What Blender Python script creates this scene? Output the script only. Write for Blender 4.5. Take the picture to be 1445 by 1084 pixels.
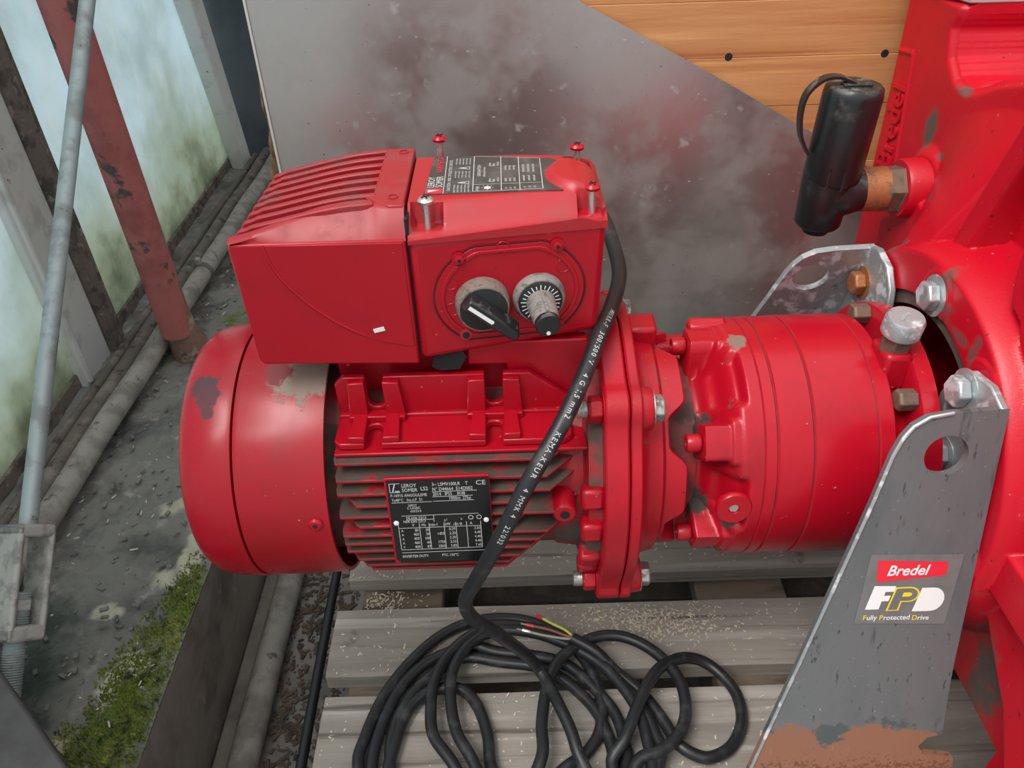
import bpy, bmesh, math, random
import numpy as np
from mathutils import Vector, Matrix

random.seed(7)
for o in list(bpy.data.objects): bpy.data.objects.remove(o)
SC = bpy.context.scene
COL = SC.collection
R = math.radians

# ------------------------------------------------------------------ camera
PITCH, ROLL, FPX = R(38), R(1.7), 1090.0
cam_d = bpy.data.cameras.new('camera'); cam = bpy.data.objects.new('camera', cam_d); COL.objects.link(cam)
fw = Vector((0, math.cos(PITCH), -math.sin(PITCH))); up0 = Vector((0, math.sin(PITCH), math.cos(PITCH))); rt0 = Vector((1, 0, 0))
rt = rt0*math.cos(ROLL) - up0*math.sin(ROLL); up = up0*math.cos(ROLL) + rt0*math.sin(ROLL)
m3 = Matrix((rt, up, -fw)).transposed()
cam.matrix_world = Matrix.Translation((0, -.463, .703)) @ m3.to_4x4()
cam_d.sensor_width = 36; cam_d.lens = 36*FPX/1445; cam_d.clip_start = .01
SC.camera = cam

# ------------------------------------------------------------------ world: even overcast sky
wd = bpy.data.worlds.new('overcast_sky'); SC.world = wd; wd.use_nodes = True
nt = wd.node_tree; nt.nodes.clear()
wo = nt.nodes.new('ShaderNodeOutputWorld'); bg = nt.nodes.new('ShaderNodeBackground')
tc = nt.nodes.new('ShaderNodeTexCoord'); sx = nt.nodes.new('ShaderNodeSeparateXYZ'); cr = nt.nodes.new('ShaderNodeValToRGB')
nt.links.new(tc.outputs['Generated'], sx.inputs[0]); nt.links.new(sx.outputs['Z'], cr.inputs[0])
cr.color_ramp.elements[0].position = 0.0; cr.color_ramp.elements[0].color = (.42, .45, .47, 1)
cr.color_ramp.elements[1].position = 1.0; cr.color_ramp.elements[1].color = (1.25, 1.25, 1.25, 1)
nt.links.new(cr.outputs[0], bg.inputs[0]); bg.inputs[1].default_value = .80
nt.links.new(bg.outputs[0], wo.inputs[0])
# veiled sun through the cloud, high beyond the glass wall on the left
sd = bpy.data.lights.new('veiled_sun', 'SUN'); so = bpy.data.objects.new('veiled_sun', sd); COL.objects.link(so)
sd.energy = 2.3; sd.angle = R(32); sd.color = (1, .98, .95)
so.rotation_euler = Vector((.50, .38, -1)).to_track_quat('-Z', 'Y').to_euler(); so.location = (-1, -1, 3)
SC.view_settings.view_transform = 'Standard'; SC.view_settings.look = 'None'
SC.view_settings.exposure = 0.68; SC.view_settings.gamma = 1.0; SC.view_settings.use_curve_mapping = False

# ------------------------------------------------------------------ materials
def ramp(n, lo, hi):
    r = n.new('ShaderNodeMapRange'); r.inputs[1].default_value = lo; r.inputs[2].default_value = hi
    r.interpolation_type = 'SMOOTHSTEP'; return r
def c4(c): return (c[0], c[1], c[2], 1)
def mat(name, col, rough=.5, metal=0., layers=(), bump=None, coat=0., spec=None, vary=None, stretch=(1,1,1), attr=None, rvar=None, spots=(), zlow=()):
    """layers: (colour, rough, metal, scale, lo, hi, updust, stretch) noise driven patches of dirt, wear or other finish"""
    m = bpy.data.materials.new(name); m.use_nodes = True; t = m.node_tree; n = t.nodes; L = t.links
    b = n['Principled BSDF']; b.inputs['Base Color'].default_value = c4(col); b.inputs['Roughness'].default_value = rough
    b.inputs['Metallic'].default_value = metal
    if coat: b.inputs['Coat Weight'].default_value = coat; b.inputs['Coat Roughness'].default_value = .12
    if spec is not None: b.inputs['Specular IOR Level'].default_value = spec
    tcn = n.new('ShaderNodeTexCoord')
    def coord(st):
        mp = n.new('ShaderNodeMapping'); mp.inputs['Scale'].default_value = st; L.new(tcn.outputs['Object'], mp.inputs[0]); return mp.outputs[0]
    def noise(scale, st=(1,1,1), det=6, rgh=.6, dist=0.):
        q = n.new('ShaderNodeTexNoise'); q.inputs['Scale'].default_value = scale; q.inputs['Detail'].default_value = det
        q.inputs['Roughness'].default_value = rgh; q.inputs['Distortion'].default_value = dist; L.new(coord(st), q.inputs['Vector']); return q.outputs['Fac']
    cs = None; rs = None; ms = None
    def mixc(fac, a, c):
        x = n.new('ShaderNodeMix'); x.data_type = 'RGBA'; L.new(fac, x.inputs[0])
        if a is None: x.inputs[6].default_value = c4(col)
        else: L.new(a, x.inputs[6])
        x.inputs[7].default_value = c4(c); return x.outputs[2]
    def mixf(fac, a, a0, v):
        x = n.new('ShaderNodeMix'); L.new(fac, x.inputs[0])
        if a is None: x.inputs[2].default_value = a0
        else: L.new(a, x.inputs[2])
        x.inputs[3].default_value = v; return x.outputs[0]
    if vary:
        f = ramp(n, .3, .7); L.new(noise(vary[1], vary[2] if len(vary) > 2 else stretch), f.inputs[0]); cs = mixc(f.outputs[0], cs, vary[0])
    for ly in layers:
        c, rg, mt, sc, lo, hi = ly[:6]; ud = ly[6] if len(ly) > 6 else 0; st = ly[7] if len(ly) > 7 else stretch
        f = ramp(n, lo, hi); L.new(noise(sc, st), f.inputs[0]); fac = f.outputs[0]
        if ud:
            g = n.new('ShaderNodeNewGeometry'); s = n.new('ShaderNodeSeparateXYZ'); L.new(g.outputs['Normal'], s.inputs[0])
            uf = ramp(n, .3, .95); L.new(s.outputs['Z'], uf.inputs[0])
            mu = n.new('ShaderNodeMath'); mu.operation = 'MULTIPLY'; L.new(fac, mu.inputs[0]); L.new(uf.outputs[0], mu.inputs[1]); fac = mu.outputs[0]
        cs = mixc(fac, cs, c); rs = mixf(fac, rs, rough, rg); ms = mixf(fac, ms, metal, mt)
    if attr:
        for an, c, rg, sc in attr:
            a = n.new('ShaderNodeAttribute'); a.attribute_name = an
            nz = noise(sc, (1,1,1), 8, .7)
            ad = n.new('ShaderNodeMath'); ad.operation = 'ADD'; L.new(a.outputs['Fac'], ad.inputs[0]); L.new(nz, ad.inputs[1])
            f = ramp(n, .80, 1.16); L.new(ad.outputs[0], f.inputs[0])
            cs = mixc(f.outputs[0], cs, c); rs = mixf(f.outputs[0], rs, rough, rg)
    for (ctr, sr, c, rg) in spots:
        vd = n.new('ShaderNodeVectorMath'); vd.operation = 'DISTANCE'; L.new(tcn.outputs['Object'], vd.inputs[0]); vd.inputs[1].default_value = ctr
        ma = n.new('ShaderNodeMath'); ma.operation = 'MULTIPLY_ADD'; L.new(noise(130, (1,1,1), 8, .7), ma.inputs[0]); ma.inputs[1].default_value = sr*2.2; L.new(vd.outputs['Value'], ma.inputs[2])
        f = ramp(n, sr*2.25, sr*1.95); L.new(ma.outputs[0], f.inputs[0]); cs = mixc(f.outputs[0], cs, c); rs = mixf(f.outputs[0], rs, rough, rg)
    for (z0, amp, sc, c, rg) in zlow:                       # growth that starts below a height (rust from the wet foot)
        sz = n.new('ShaderNodeSeparateXYZ'); L.new(tcn.outputs['Object'], sz.inputs[0])
        ma = n.new('ShaderNodeMath'); ma.operation = 'MULTIPLY_ADD'; L.new(noise(sc, (1,1,1), 8, .65), ma.inputs[0]); ma.inputs[1].default_value = amp; L.new(sz.outputs['Z'], ma.inputs[2])
        f = ramp(n, z0+.004, z0); L.new(ma.outputs[0], f.inputs[0]); cs = mixc(f.outputs[0], cs, c); rs = mixf(f.outputs[0], rs, rough, rg)
    if rvar:
        f = ramp(n, .3, .7); L.new(noise(rvar[1]), f.inputs[0]); rs = mixf(f.outputs[0], rs, rough, rvar[0])
    if cs is not None: L.new(cs, b.inputs['Base Color'])
    if rs is not None: L.new(rs, b.inputs['Roughness'])
    if ms is not None: L.new(ms, b.inputs['Metallic'])
    if bump:
        bn = n.new('ShaderNodeBump'); bn.inputs['Strength'].default_value = bump[1]; bn.inputs['Distance'].default_value = bump[2] if len(bump) > 2 else .001
        L.new(noise(bump[0], bump[3] if len(bump) > 3 else stretch, 8, .65), bn.inputs['Height']); L.new(bn.outputs[0], b.inputs['Normal'])
    return m

RED = (.37, .003, .013); GRIME = (.075, .058, .048)
M = {}
M['red'] = mat('red_paint', RED, .30, 0, [((.27,.010,.013), .45, 0, 30, .52, .72), (GRIME, .8, 0, 26, .60, .72, 1), ((.42,.12,.12), .6, 0, 210, .66, .70), ((.10,.008,.008), .6, 0, 280, .66, .70)], (900, .05, .0003), spec=.35)
M['red_clean'] = mat('red_paint_clean', (.38,.003,.013), .28, 0, [((.30,.005,.014), .38, 0, 20, .5, .75), ((.42,.16,.16), .6, 0, 240, .70, .73), ((.10,.006,.008), .6, 0, 300, .69, .72)], (1200, .04, .0003), spec=.38)
M['red_lid'] = mat('red_paint_lid', (.38,.012,.018), .38, 0, [((.30,.026,.028), .5, 0, 40, .5, .75), ((.22,.12,.10), .7, 0, 120, .70, .78)], (800, .08, .0003))
M['red_dusty'] = mat('red_paint_dusty', (.33,.004,.012), .4, 0, [((.066,.046,.036), .95, 0, 55, .30, .50, 1), (GRIME, .9, 0, 45, .6, .72)], (700, .15, .0005))
M['red_cast'] = mat('red_paint_cast', (.38,.003,.013), .30, 0, [((.27,.005,.013), .42, 0, 14, .5, .72), (GRIME, .85, 0, 17, .62, .70), ((.45,.16,.16), .6, 0, 230, .71, .74), ((.08,.01,.01), .7, 0, 200, .66, .70)], (380, .22, .0008), spec=.4)
M['fin_red'] = mat('finned_cowl_red', (.33,.012,.018), .42, 0, [((.26,.04,.04), .6, 0, 35, .45, .7)], (900, .08, .0003))
M['red_shield'] = mat('grimy_red_casting', (.33,.005,.009), .45, 0, [((.085,.062,.05), .9, 0, 30, .40, .60), ((.22,.20,.17), .9, 0, 260, .66, .72)], (380, .3, .0008))
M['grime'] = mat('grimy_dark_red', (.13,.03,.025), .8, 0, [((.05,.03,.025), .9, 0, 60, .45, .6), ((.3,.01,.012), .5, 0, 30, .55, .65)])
M['galv'] = mat('galvanised_steel', (.42,.45,.46), .42, .65, [((.62,.66,.68), .5, .35, 70, .5, .62), ((.10,.11,.11), .7, .3, 48, .6, .72)], (300, .2, .0006))
M['galv_dark'] = mat('dull_galvanised_leg', (.185,.195,.20), .46, .35, [((.135,.148,.152), .55, .3, 22, .42, .62, 0, (1,1,.35)), ((.06,.065,.065), .7, .1, 60, .66, .72, 0, (1.6,1,.35)), ((.42,.45,.46), .6, .3, 420, .73, .78)], (350, .12, .0005),
                     attr=[('rust', (.30,.105,.045), .9, 70)])
M['bolt'] = mat('zinc_bolt', (.38,.38,.36), .42, .8, [((.16,.14,.11), .7, .2, 180, .45, .65)], (600, .2, .0004))
M['screw'] = mat('bright_screw', (.62,.61,.57), .3, .9, [((.3,.28,.24), .6, .4, 260, .5, .7)])
M['brass'] = mat('corroded_brass', (.36,.135,.05), .55, .5, [((.13,.085,.06), .8, .1, 150, .5, .65), ((.5,.2,.08), .5, .6, 500, .55, .7)], (700, .3, .0006))
M['brass_dull'] = mat('dull_brass', (.17,.11,.075), .6, .4, [((.09,.07,.055), .8, .1, 150, .5, .65)])
M['black'] = mat('black_plastic', (.012,.013,.014), .30, 0, [((.07,.066,.06), .8, 0, 38, .60, .78), ((.11,.10,.085), .9, 0, 90, .5, .62, 1)], (500, .06, .0003))
M['rubber'] = mat('cable_rubber', (.014,.015,.017), .42, 0, [((.045,.045,.046), .6, 0, 60, .5, .75)], (600, .06, .0003))
M['knob_grey'] = mat('grey_dial_plastic', (.22,.205,.185), .6, 0, [((.12,.105,.09), .8, 0, 200, .5, .65)], (800, .1, .0003))
M['knob_ring'] = mat('dusty_knob_ring', (.20,.155,.125), .7, 0, [((.09,.075,.065), .8, 0, 150, .5, .65)])
M['white'] = mat('white_print', (.75,.75,.73), .5)
M['silverprint'] = mat('silver_print', (.55,.55,.53), .45)
M['redprint'] = mat('red_print', (.70,.02,.04), .45)
M['yellow'] = mat('yellow_print', (.75,.60,.01), .45)
M['plate_black'] = mat('black_name_plate', (.006,.006,.007), .35)
M['label_grey'] = mat('dark_grey_label', (.045,.042,.040), .5, 0, [((.09,.085,.08), .6, 0, 50, .45, .7)])
M['sticker'] = mat('clear_grey_sticker', (.155,.155,.152), .35, 0, [((.13,.13,.128), .45, 0, 60, .45, .65)])
M['sheet'] = mat('steel_sheet', (.54,.515,.485), .30, .85, [((.45,.43,.405), .48, .6, 9, .45, .65), ((.52,.50,.48), .5, .6, 60, .62, .74), ((.20,.16,.13), .75, .1, 34, .66, .74), ((.34,.31,.28), .55, .4, 6, .56, .76), ((.60,.58,.55), .6, .4, 150, .66, .72, 0, (1,1,2.5)), ((.15,.11,.09), .8, .1, 190, .68, .72)], (40, .08, .002), rvar=None)
M['sheet_edge'] = mat('cut_sheet_edge', (.70,.68,.62), .5, .3)
M['wood'] = mat('orange_pine_board', (.56,.265,.105), .55, 0, [((.45,.18,.06), .55, 0, 7, .42, .66, 0, (.22,1,5)), ((.66,.33,.13), .55, 0, 22, .52, .72, 0, (.12,1,4)), ((.33,.10,.028), .6, 0, 5, .60, .66, 0, (.10,1,7))], (26, .25, .0015, (.6,1,5)))
M['bark'] = mat('broken_board_edge', (.20,.115,.062), .9, 0, [((.09,.05,.03), .95, 0, 90, .45, .6), ((.34,.22,.13), .9, 0, 140, .55, .7)], (160, .8, .004))
M['pallet'] = mat('weathered_pallet_wood', (.285,.26,.225), .85, 0, [((.19,.17,.145), .9, 0, 11, .42, .62, 0, (.12,1,1)), ((.40,.37,.33), .85, 0, 60, .52, .70, 0, (.05,1,1)), ((.11,.095,.078), .95, 0, 90, .56, .70, 0, (.035,1,1)), ((.09,.075,.06), .95, 0, 12, .64, .72), ((.46,.43,.39), .9, 0, 260, .64, .72, 0, (.15,1,1))], (120, .7, .0015, (.05,1,1)))
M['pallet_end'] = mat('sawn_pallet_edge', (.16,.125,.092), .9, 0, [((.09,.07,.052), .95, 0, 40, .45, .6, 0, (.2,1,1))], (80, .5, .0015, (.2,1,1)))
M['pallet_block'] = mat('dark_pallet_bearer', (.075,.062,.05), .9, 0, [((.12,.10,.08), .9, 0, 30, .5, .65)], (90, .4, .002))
M['concrete'] = mat('ledge_concrete', (.18,.178,.160), .92, 0, [((.085,.086,.078), .95, 0, 12, .45, .65), ((.27,.26,.23), .9, 0, 40, .58, .7)], (60, .8, .005),
                    attr=[('moss', (.10,.135,.028), .95, 30), ('lichen', (.42,.41,.31), .95, 34), ('algae', (.035,.055,.045), .95, 12)])
M['ledge_face'] = mat('ledge_face_concrete', (.19,.170,.142), .92, 0, [((.10,.088,.074), .95, 0, 9, .45, .65), ((.36,.345,.315), .9, 0, 16, .58, .70, 0, (1,1,.5))], (50, .6, .004))
M['floor'] = mat('dark_concrete_floor', (.20,.19,.17), .9, 0, [((.115,.105,.093), .95, 0, 10, .45, .62), ((.19,.185,.17), .9, 0, 14, .62, .72)], (60, .4, .003))
M['leaf'] = mat('dry_leaf_litter', (.085,.062,.042), .9, 0, [((.16,.125,.085), .9, 0, 90, .55, .7), ((.045,.034,.026), .9, 0, 60, .5, .6)])
M['chips'] = mat('wood_shavings', (.62,.56,.45), .85, 0, [((.42,.33,.21), .9, 0, 200, .45, .65)])
M['moss'] = mat('green_moss', (.14,.185,.025), .95, 0, [((.32,.34,.06), .95, 0, 40, .5, .65), ((.03,.05,.015), .95, 0, 60, .5, .65)])
M['pipe'] = mat('grey_heating_pipe', (.25,.235,.205), .75, 0, [((.16,.148,.128), .8, 0, 26, .45, .62), ((.09,.08,.07), .9, 0, 60, .60, .70)], (200, .2, .001))
M['pipe_dark'] = mat('rusty_dark_pipe', (.105,.09,.075), .8, 0, [((.17,.15,.13), .8, 0, 30, .5, .65), ((.05,.04,.035), .9, 0, 50, .55, .65)], (200, .3, .001))
M['pole_red'] = mat('faded_red_pole_paint', (.38,.115,.105), .6, 0, [((.27,.070,.066), .65, 0, 14, .45, .65), ((.07,.06,.055), .85, 0, 17, .57, .63), ((.20,.13,.10), .85, 0, 60, .66, .72)], (200, .2, .001))
M['pole_foot'] = mat('rusty_pole_foot', (.20,.12,.085), .85, 0, [((.33,.26,.21), .85, 0, 40, .5, .65), ((.10,.06,.045), .9, 0, 60, .55, .66)], (150, .5, .002))
M['rod'] = mat('weathered_galvanised_rod', (.34,.40,.40), .55, .4, [((.24,.27,.26), .65, .3, 30, .45, .62), ((.13,.12,.10), .8, .1, 60, .64, .72)], (300, .2, .0008))
M['turn'] = mat('dirty_cast_turnbuckle', (.36,.355,.33), .7, .2, [((.22,.215,.20), .8, .1, 60, .45, .62), ((.11,.10,.085), .9, 0, 50, .60, .70)], (220, .4, .0015))
M['frame'] = mat('white_window_frame', (.62,.65,.63), .6, 0, [((.46,.48,.45), .75, 0, 20, .5, .68), ((.13,.12,.10), .9, 0, 50, .68, .74)], (200, .15, .0008))
M['frame_dark'] = mat('weathered_frame_strip', (.15,.125,.105), .85, 0, [((.07,.06,.05), .9, 0, 40, .45, .62), ((.24,.21,.18), .85, 0, 60, .56, .68)], (200, .4, .001))
M['darkwall'] = mat('dark_back_wall', (.075,.095,.11), .7, 0, [((.045,.06,.072), .8, 0, 6, .42, .65), ((.12,.14,.15), .8, 0, 14, .62, .75)])
M['greysteel'] = mat('dark_grey_steel_block', (.085,.082,.08), .6, .2, [((.065,.062,.06), .7, .1, 30, .45, .65), ((.22,.20,.18), .8, 0, 70, .70, .75), ((.13,.085,.06), .9, 0, 22, .66, .74)], (300, .2, .0008))
M['alu'] = mat('brushed_aluminium', (.52,.54,.55), .45, .6, [((.62,.64,.64), .5, .5, 40, .5, .7)])
M['hose'] = mat('black_rubber_edging', (.010,.012,.014), .45)
M['wire_y'] = mat('yellow_green_wire', (.55,.58,.10), .5); M['wire_b'] = mat('brown_wire', (.28,.11,.06), .5); M['wire_g'] = mat('grey_wire', (.35,.35,.32), .5)
M['ferrule'] = mat('red_ferrule', (.60,.02,.03), .4); M['dark'] = mat('dark_hole', (.01,.01,.01), .9)
M['seal'] = mat('brown_seal_ring', (.12,.075,.06), .7, 0, [((.20,.15,.09), .8, 0, 40, .5, .65), ((.07,.03,.03), .8, 0, 20, .5, .6)])
M['ringdark'] = mat('brown_housing_bore', (.06,.035,.03), .7, 0, [((.13,.10,.06), .8, 0, 40, .5, .65)])

def glass_mat():
    m = bpy.data.materials.new('dirty_translucent_pane'); m.use_nodes = True; t = m.node_tree; n = t.nodes; L = t.links; n.clear()
    out = n.new('ShaderNodeOutputMaterial'); tr = n.new('ShaderNodeBsdfTranslucent'); df = n.new('ShaderNodeBsdfDiffuse'); gl = n.new('ShaderNodeBsdfGlossy')
    tcn = n.new('ShaderNodeTexCoord'); sp = n.new('ShaderNodeSeparateXYZ'); L.new(tcn.outputs['Object'], sp.inputs[0])
    def nz(s, d=6, st=(1,1,1)):
        mp = n.new('ShaderNodeMapping'); mp.inputs['Scale'].default_value = st; L.new(tcn.outputs['Object'], mp.inputs[0])
        q = n.new('ShaderNodeTexNoise'); q.inputs['Scale'].default_value = s; q.inputs['Detail'].default_value = d; q.inputs['Roughness'].default_value = .65; L.new(mp.outputs[0], q.inputs['Vector']); return q.outputs['Fac']
    def mix(f, a, b_):
        x = n.new('ShaderNodeMix'); x.data_type = 'RGBA'; L.new(f, x.inputs[0])
        if isinstance(a, tuple): x.inputs[6].default_value = c4(a)
        else: L.new(a, x.inputs[6])
        if isinstance(b_, tuple): x.inputs[7].default_value = c4(b_)
        else: L.new(b_, x.inputs[7])
        return x.outputs[2]
    f1 = ramp(n, .35, .7); L.new(nz(7), f1.inputs[0])
    c = mix(f1.outputs[0], (.80,.92,.96), (.66,.76,.76))
    f2 = ramp(n, .45, .75); L.new(nz(22, 8, (1,1,.45)), f2.inputs[0]); c = mix(f2.outputs[0], c, (.85,.92,.92))
    # algae and dirt creep up from the sill
    ad = n.new('ShaderNodeMath'); ad.operation = 'MULTIPLY_ADD'; L.new(nz(5, 8), ad.inputs[0]); ad.inputs[1].default_value = .55; L.new(sp.outputs['Z'], ad.inputs[2])
    f3 = ramp(n, .58, .28); L.new(ad.outputs[0], f3.inputs[0]); c = mix(f3.outputs[0], c, (.55,.61,.48))
    f4 = ramp(n, .40, .20); L.new(ad.outputs[0], f4.inputs[0]); c = mix(f4.outputs[0], c, (.17,.195,.15))
    L.new(c, tr.inputs[0]); L.new(c, df.inputs[0]); gl.inputs['Roughness'].default_value = .35
    m1 = n.new('ShaderNodeMixShader'); m1.inputs[0].default_value = .35; L.new(tr.outputs[0], m1.inputs[1]); L.new(df.outputs[0], m1.inputs[2])
    m2 = n.new('ShaderNodeMixShader'); m2.inputs[0].default_value = .05; L.new(m1.outputs[0], m2.inputs[1]); L.new(gl.outputs[0], m2.inputs[2])
    L.new(m2.outputs[0], out.inputs[0]); return m
M['pane'] = glass_mat()

# ------------------------------------------------------------------ mesh helpers
def frame_of(a, hint=(0,0,1)):
    a = Vector(a).normalized(); h = Vector(hint)
    if abs(a.dot(h)) > .95: h = Vector((0,1,0))
    x = h.cross(a).normalized(); y = a.cross(x).normalized(); return x, y, a
_tx = {}
def text2d(s):
    if s in _tx: return _tx[s]
    c = bpy.data.curves.new('t', 'FONT'); c.body = s; c.size = 1; c.resolution_u = 2
    o = bpy.data.objects.new('t', c); COL.objects.link(o); dg = bpy.context.evaluated_depsgraph_get()
    me = bpy.data.meshes.new_from_object(o.evaluated_get(dg))
    v = [(q.co.x, q.co.y) for q in me.vertices]; f = [tuple(p.vertices) for p in me.polygons]
    bpy.data.objects.remove(o); bpy.data.curves.remove(c); bpy.data.meshes.remove(me)
    w = max([p[0] for p in v] or [1]); _tx[s] = (v, f, w); return _tx[s]
class MB:
    def __init__(s): s.v = []; s.f = []; s.at = {}
    def add(s, vs, fs):
        k = len(s.v); s.v += [tuple(q) for q in vs]; s.f += [tuple(i+k for i in q) for q in fs]; return s
    def box(s, c, d, rot=None):
        vs = [Vector((x*d[0]/2, y*d[1]/2, z*d[2]/2)) for x in (-1,1) for y in (-1,1) for z in (-1,1)]
        if rot is not None: vs = [rot @ q for q in vs]
        vs = [q+Vector(c) for q in vs]
        return s.add(vs, [(0,1,3,2),(4,6,7,5),(0,4,5,1),(2,3,7,6),(0,2,6,4),(1,5,7,3)])
    def bb(s, x0, x1, y0, y1, z0, z1): return s.box(((x0+x1)/2,(y0+y1)/2,(z0+z1)/2), (x1-x0,y1-y0,z1-z0))
    def prism(s, poly, o, u, v, w):
        """polygon (a,b) in the plane o + a*u + b*v, thickness vector w"""
        o, u, v, w = map(Vector, (o,u,v,w)); n = len(poly)
        p0 = [o+u*a+v*b for a,b in poly]; p1 = [q+w for q in p0]
        if Vector(u).cross(Vector(v)).dot(w) > 0: ar = sum(poly[i][0]*poly[(i+1)%n][1]-poly[(i+1)%n][0]*poly[i][1] for i in range(n))
        else: ar = -sum(poly[i][0]*poly[(i+1)%n][1]-poly[(i+1)%n][0]*poly[i][1] for i in range(n))
        idx = list(range(n)) if ar > 0 else list(range(n))[::-1]
        fs = [tuple(idx[::-1]), tuple(i+n for i in idx)]
        for k in range(n):
            a, b = idx[k], idx[(k+1)%n]; fs.append((a, b, b+n, a+n))
        return s.add(p0+p1, fs)
    def lathe(s, prof, o, a, seg=64, cap=True, hint=(0,0,1), a0=0, a1=None):
        x, y, z = frame_of(a, hint); o = Vector(o); n = len(prof); vs = []; fs = []
        full = a1 is None; A1 = a0+2*math.pi if full else a1; m = seg if full else seg+1
        for i in range(m):
            t = a0+(A1-a0)*i/seg
            for h, r in prof: vs.append(o+z*h+(x*math.cos(t)+y*math.sin(t))*r)
        for i in range(seg):
            j = (i+1) % m
            for k in range(n-1): fs.append((i*n+k, j*n+k, j*n+k+1, i*n+k+1))
        if cap and full:
            if prof[0][1] > 1e-6: fs.append(tuple(i*n for i in range(m))[::-1])
            if prof[-1][1] > 1e-6: fs.append(tuple(i*n+n-1 for i in range(m)))
        return s.add(vs, fs)
    def cyl(s, o, a, r, h, seg=32): return s.lathe([(0,r),(h,r)], o, a, seg)
    def tube(s, pts, r, seg=12, cap=True):
        pts = [Vector(p) for p in pts]; n = len(pts); vs = []; fs = []; px = None
        for i, p in enumerate(pts):
            t = (pts[min(i+1,n-1)]-pts[max(i-1,0)]).normalized()
            if px is None: px, py, _ = frame_of(t)
            else: px = (px-t*px.dot(t)).normalized()
            py = t.cross(px); rr = r[i] if isinstance(r, (list, tuple)) else r
            for k in range(seg): q = 2*math.pi*k/seg; vs.append(p+(px*math.cos(q)+py*math.sin(q))*rr)
        for i in range(n-1):
            for k in range(seg): l = (k+1) % seg; fs.append((i*seg+k, i*seg+l, (i+1)*seg+l, (i+1)*seg+k))
        if cap: fs.append(tuple(range(seg))[::-1]); fs.append(tuple((n-1)*seg+k for k in range(seg)))
        return s.add(vs, fs)
    def text(s, st, size, o, u, v, sx=1., align='L'):
        vs, fs, w = text2d(st); o, u, v = map(Vector, (o,u,v)); off = {'L':0,'C':w/2,'R':w}[align]
        return s.add([o+u*((a-off)*size*sx)+v*(b*size) for a,b in vs], fs)
    def grid(s, P, flip=False):
        ny, nx = len(P), len(P[0]); fs = []
        for j in range(ny-1):
            for i in range(nx-1):
                q = (j*nx+i, j*nx+i+1, (j+1)*nx+i+1, (j+1)*nx+i); fs.append(q[::-1] if flip else q)
        return s.add([p for row in P for p in row], fs)
    def build(s, name, m, parent=None, bevel=0, smooth=35, seg=2):
        base = Vector(parent_base(parent)) if parent is not None else Vector((0,0,0))
        me = bpy.data.meshes.new(name); me.from_pydata([Vector(q)-base for q in s.v], [], s.f)
        for an, d in s.at.items():
            a = me.attributes.new(an, 'FLOAT', 'POINT'); a.data.foreach_set('value', d)
        me.materials.append(M[m] if isinstance(m, str) else m)
        if smooth:
            me.polygons.foreach_set('use_smooth', [True]*len(me.polygons))
            try: me.set_sharp_from_angle(angle=R(smooth))
            except Exception: pass
        o = bpy.data.objects.new(name, me); COL.objects.link(o)
        if parent is not None: o.parent = parent
        if bevel:
            b = o.modifiers.new('bevel', 'BEVEL'); b.width = bevel; b.segments = seg; b.limit_method = 'ANGLE'; b.angle_limit = R(35)
        return o
def parent_base(p):
    b = Vector(p.location)
    while p.parent is not None: p = p.parent; b = b+Vector(p.location)
    return b
def thing(name, label, cat, loc, group=None):
    o = bpy.data.objects.new(name, None); COL.objects.link(o); o.location = loc; o.empty_display_size = .02
    o['label'] = label; o['category'] = cat
    if group: o['group'] = group
    return o
def tag(o, label=None, cat=None, group=None, kind=None):
    if label: o['label'] = label
    if cat: o['category'] = cat
    if group: o['group'] = group
    if kind: o['kind'] = kind
    return o
def spline(pts, n=8):
    pts = [Vector(p) for p in pts]; out = []
    for i in range(len(pts)-1):
        p0 = pts[max(i-1,0)]; p1 = pts[i]; p2 = pts[i+1]; p3 = pts[min(i+2,len(pts)-1)]
        for k in range(n):
            t = k/n; out.append(.5*((2*p1)+(p2-p0)*t+(2*p0-5*p1+4*p2-p3)*t*t+(3*p1-p0-3*p2+p3)*t**3))
    out.append(pts[-1]); return out
def sstep(a, b, x):
    t = np.clip((x-a)/(b-a), 0, 1); return t*t*(3-2*t)
def sdpoly(P, x, y):
    """signed distance to polygon, negative inside"""
    P = np.array(P, float); d = np.full(x.shape, 1e9); ins = np.zeros(x.shape, bool); n = len(P)
    for i in range(n):
        a = P[i]; b = P[(i+1)%n]; e = b-a; wx = x-a[0]; wy = y-a[1]
        t = np.clip((wx*e[0]+wy*e[1])/(e@e+1e-12), 0, 1); d = np.minimum(d, np.hypot(wx-e[0]*t, wy-e[1]*t))
        c = ((a[1] <= y) & (b[1] > y)) | ((b[1] <= y) & (a[1] > y))
        with np.errstate(divide='ignore', invalid='ignore'): xi = a[0]+(y-a[1])/(b[1]-a[1]+1e-15)*e[0]
        ins ^= c & (x < xi)
    return np.where(ins, -d, d)
AZ = .284                                                     # height of the drive axis
def pol(x, r, e):                                             # point round the axis, e = elevation from the front
    return Vector((x, -r*math.cos(R(e)), AZ+r*math.sin(R(e))))
def rad(e): return Vector((0, -math.cos(R(e)), math.sin(R(e))))
def hexbolt(parent, name, o, a, r, h, m='bolt', seg=6, washer=0, thread=0, tm='screw'):
    a = Vector(a).normalized(); b = MB()
    b.lathe([(0,r*.98),(h*.85,r),(h,r*.86)], o, a, seg, hint=(.3,.2,1))
    ob = b.build(name, m, parent, bevel=r*.08, smooth=20)
    if washer: MB().lathe([(0,r*1.35),(washer,r*1.35)], Vector(o)-a*washer, a, 28).build('washer', m, ob)
    if thread:
        pr = []; k = int(thread/.0016)
        for i in range(k+1): pr += [(i*.0016, r*.55), (i*.0016+.0008, r*.63)]
        MB().lathe(pr, Vector(o)+a*h, a, 20).build('threaded_end', tm, ob, smooth=0)
    return ob

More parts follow.
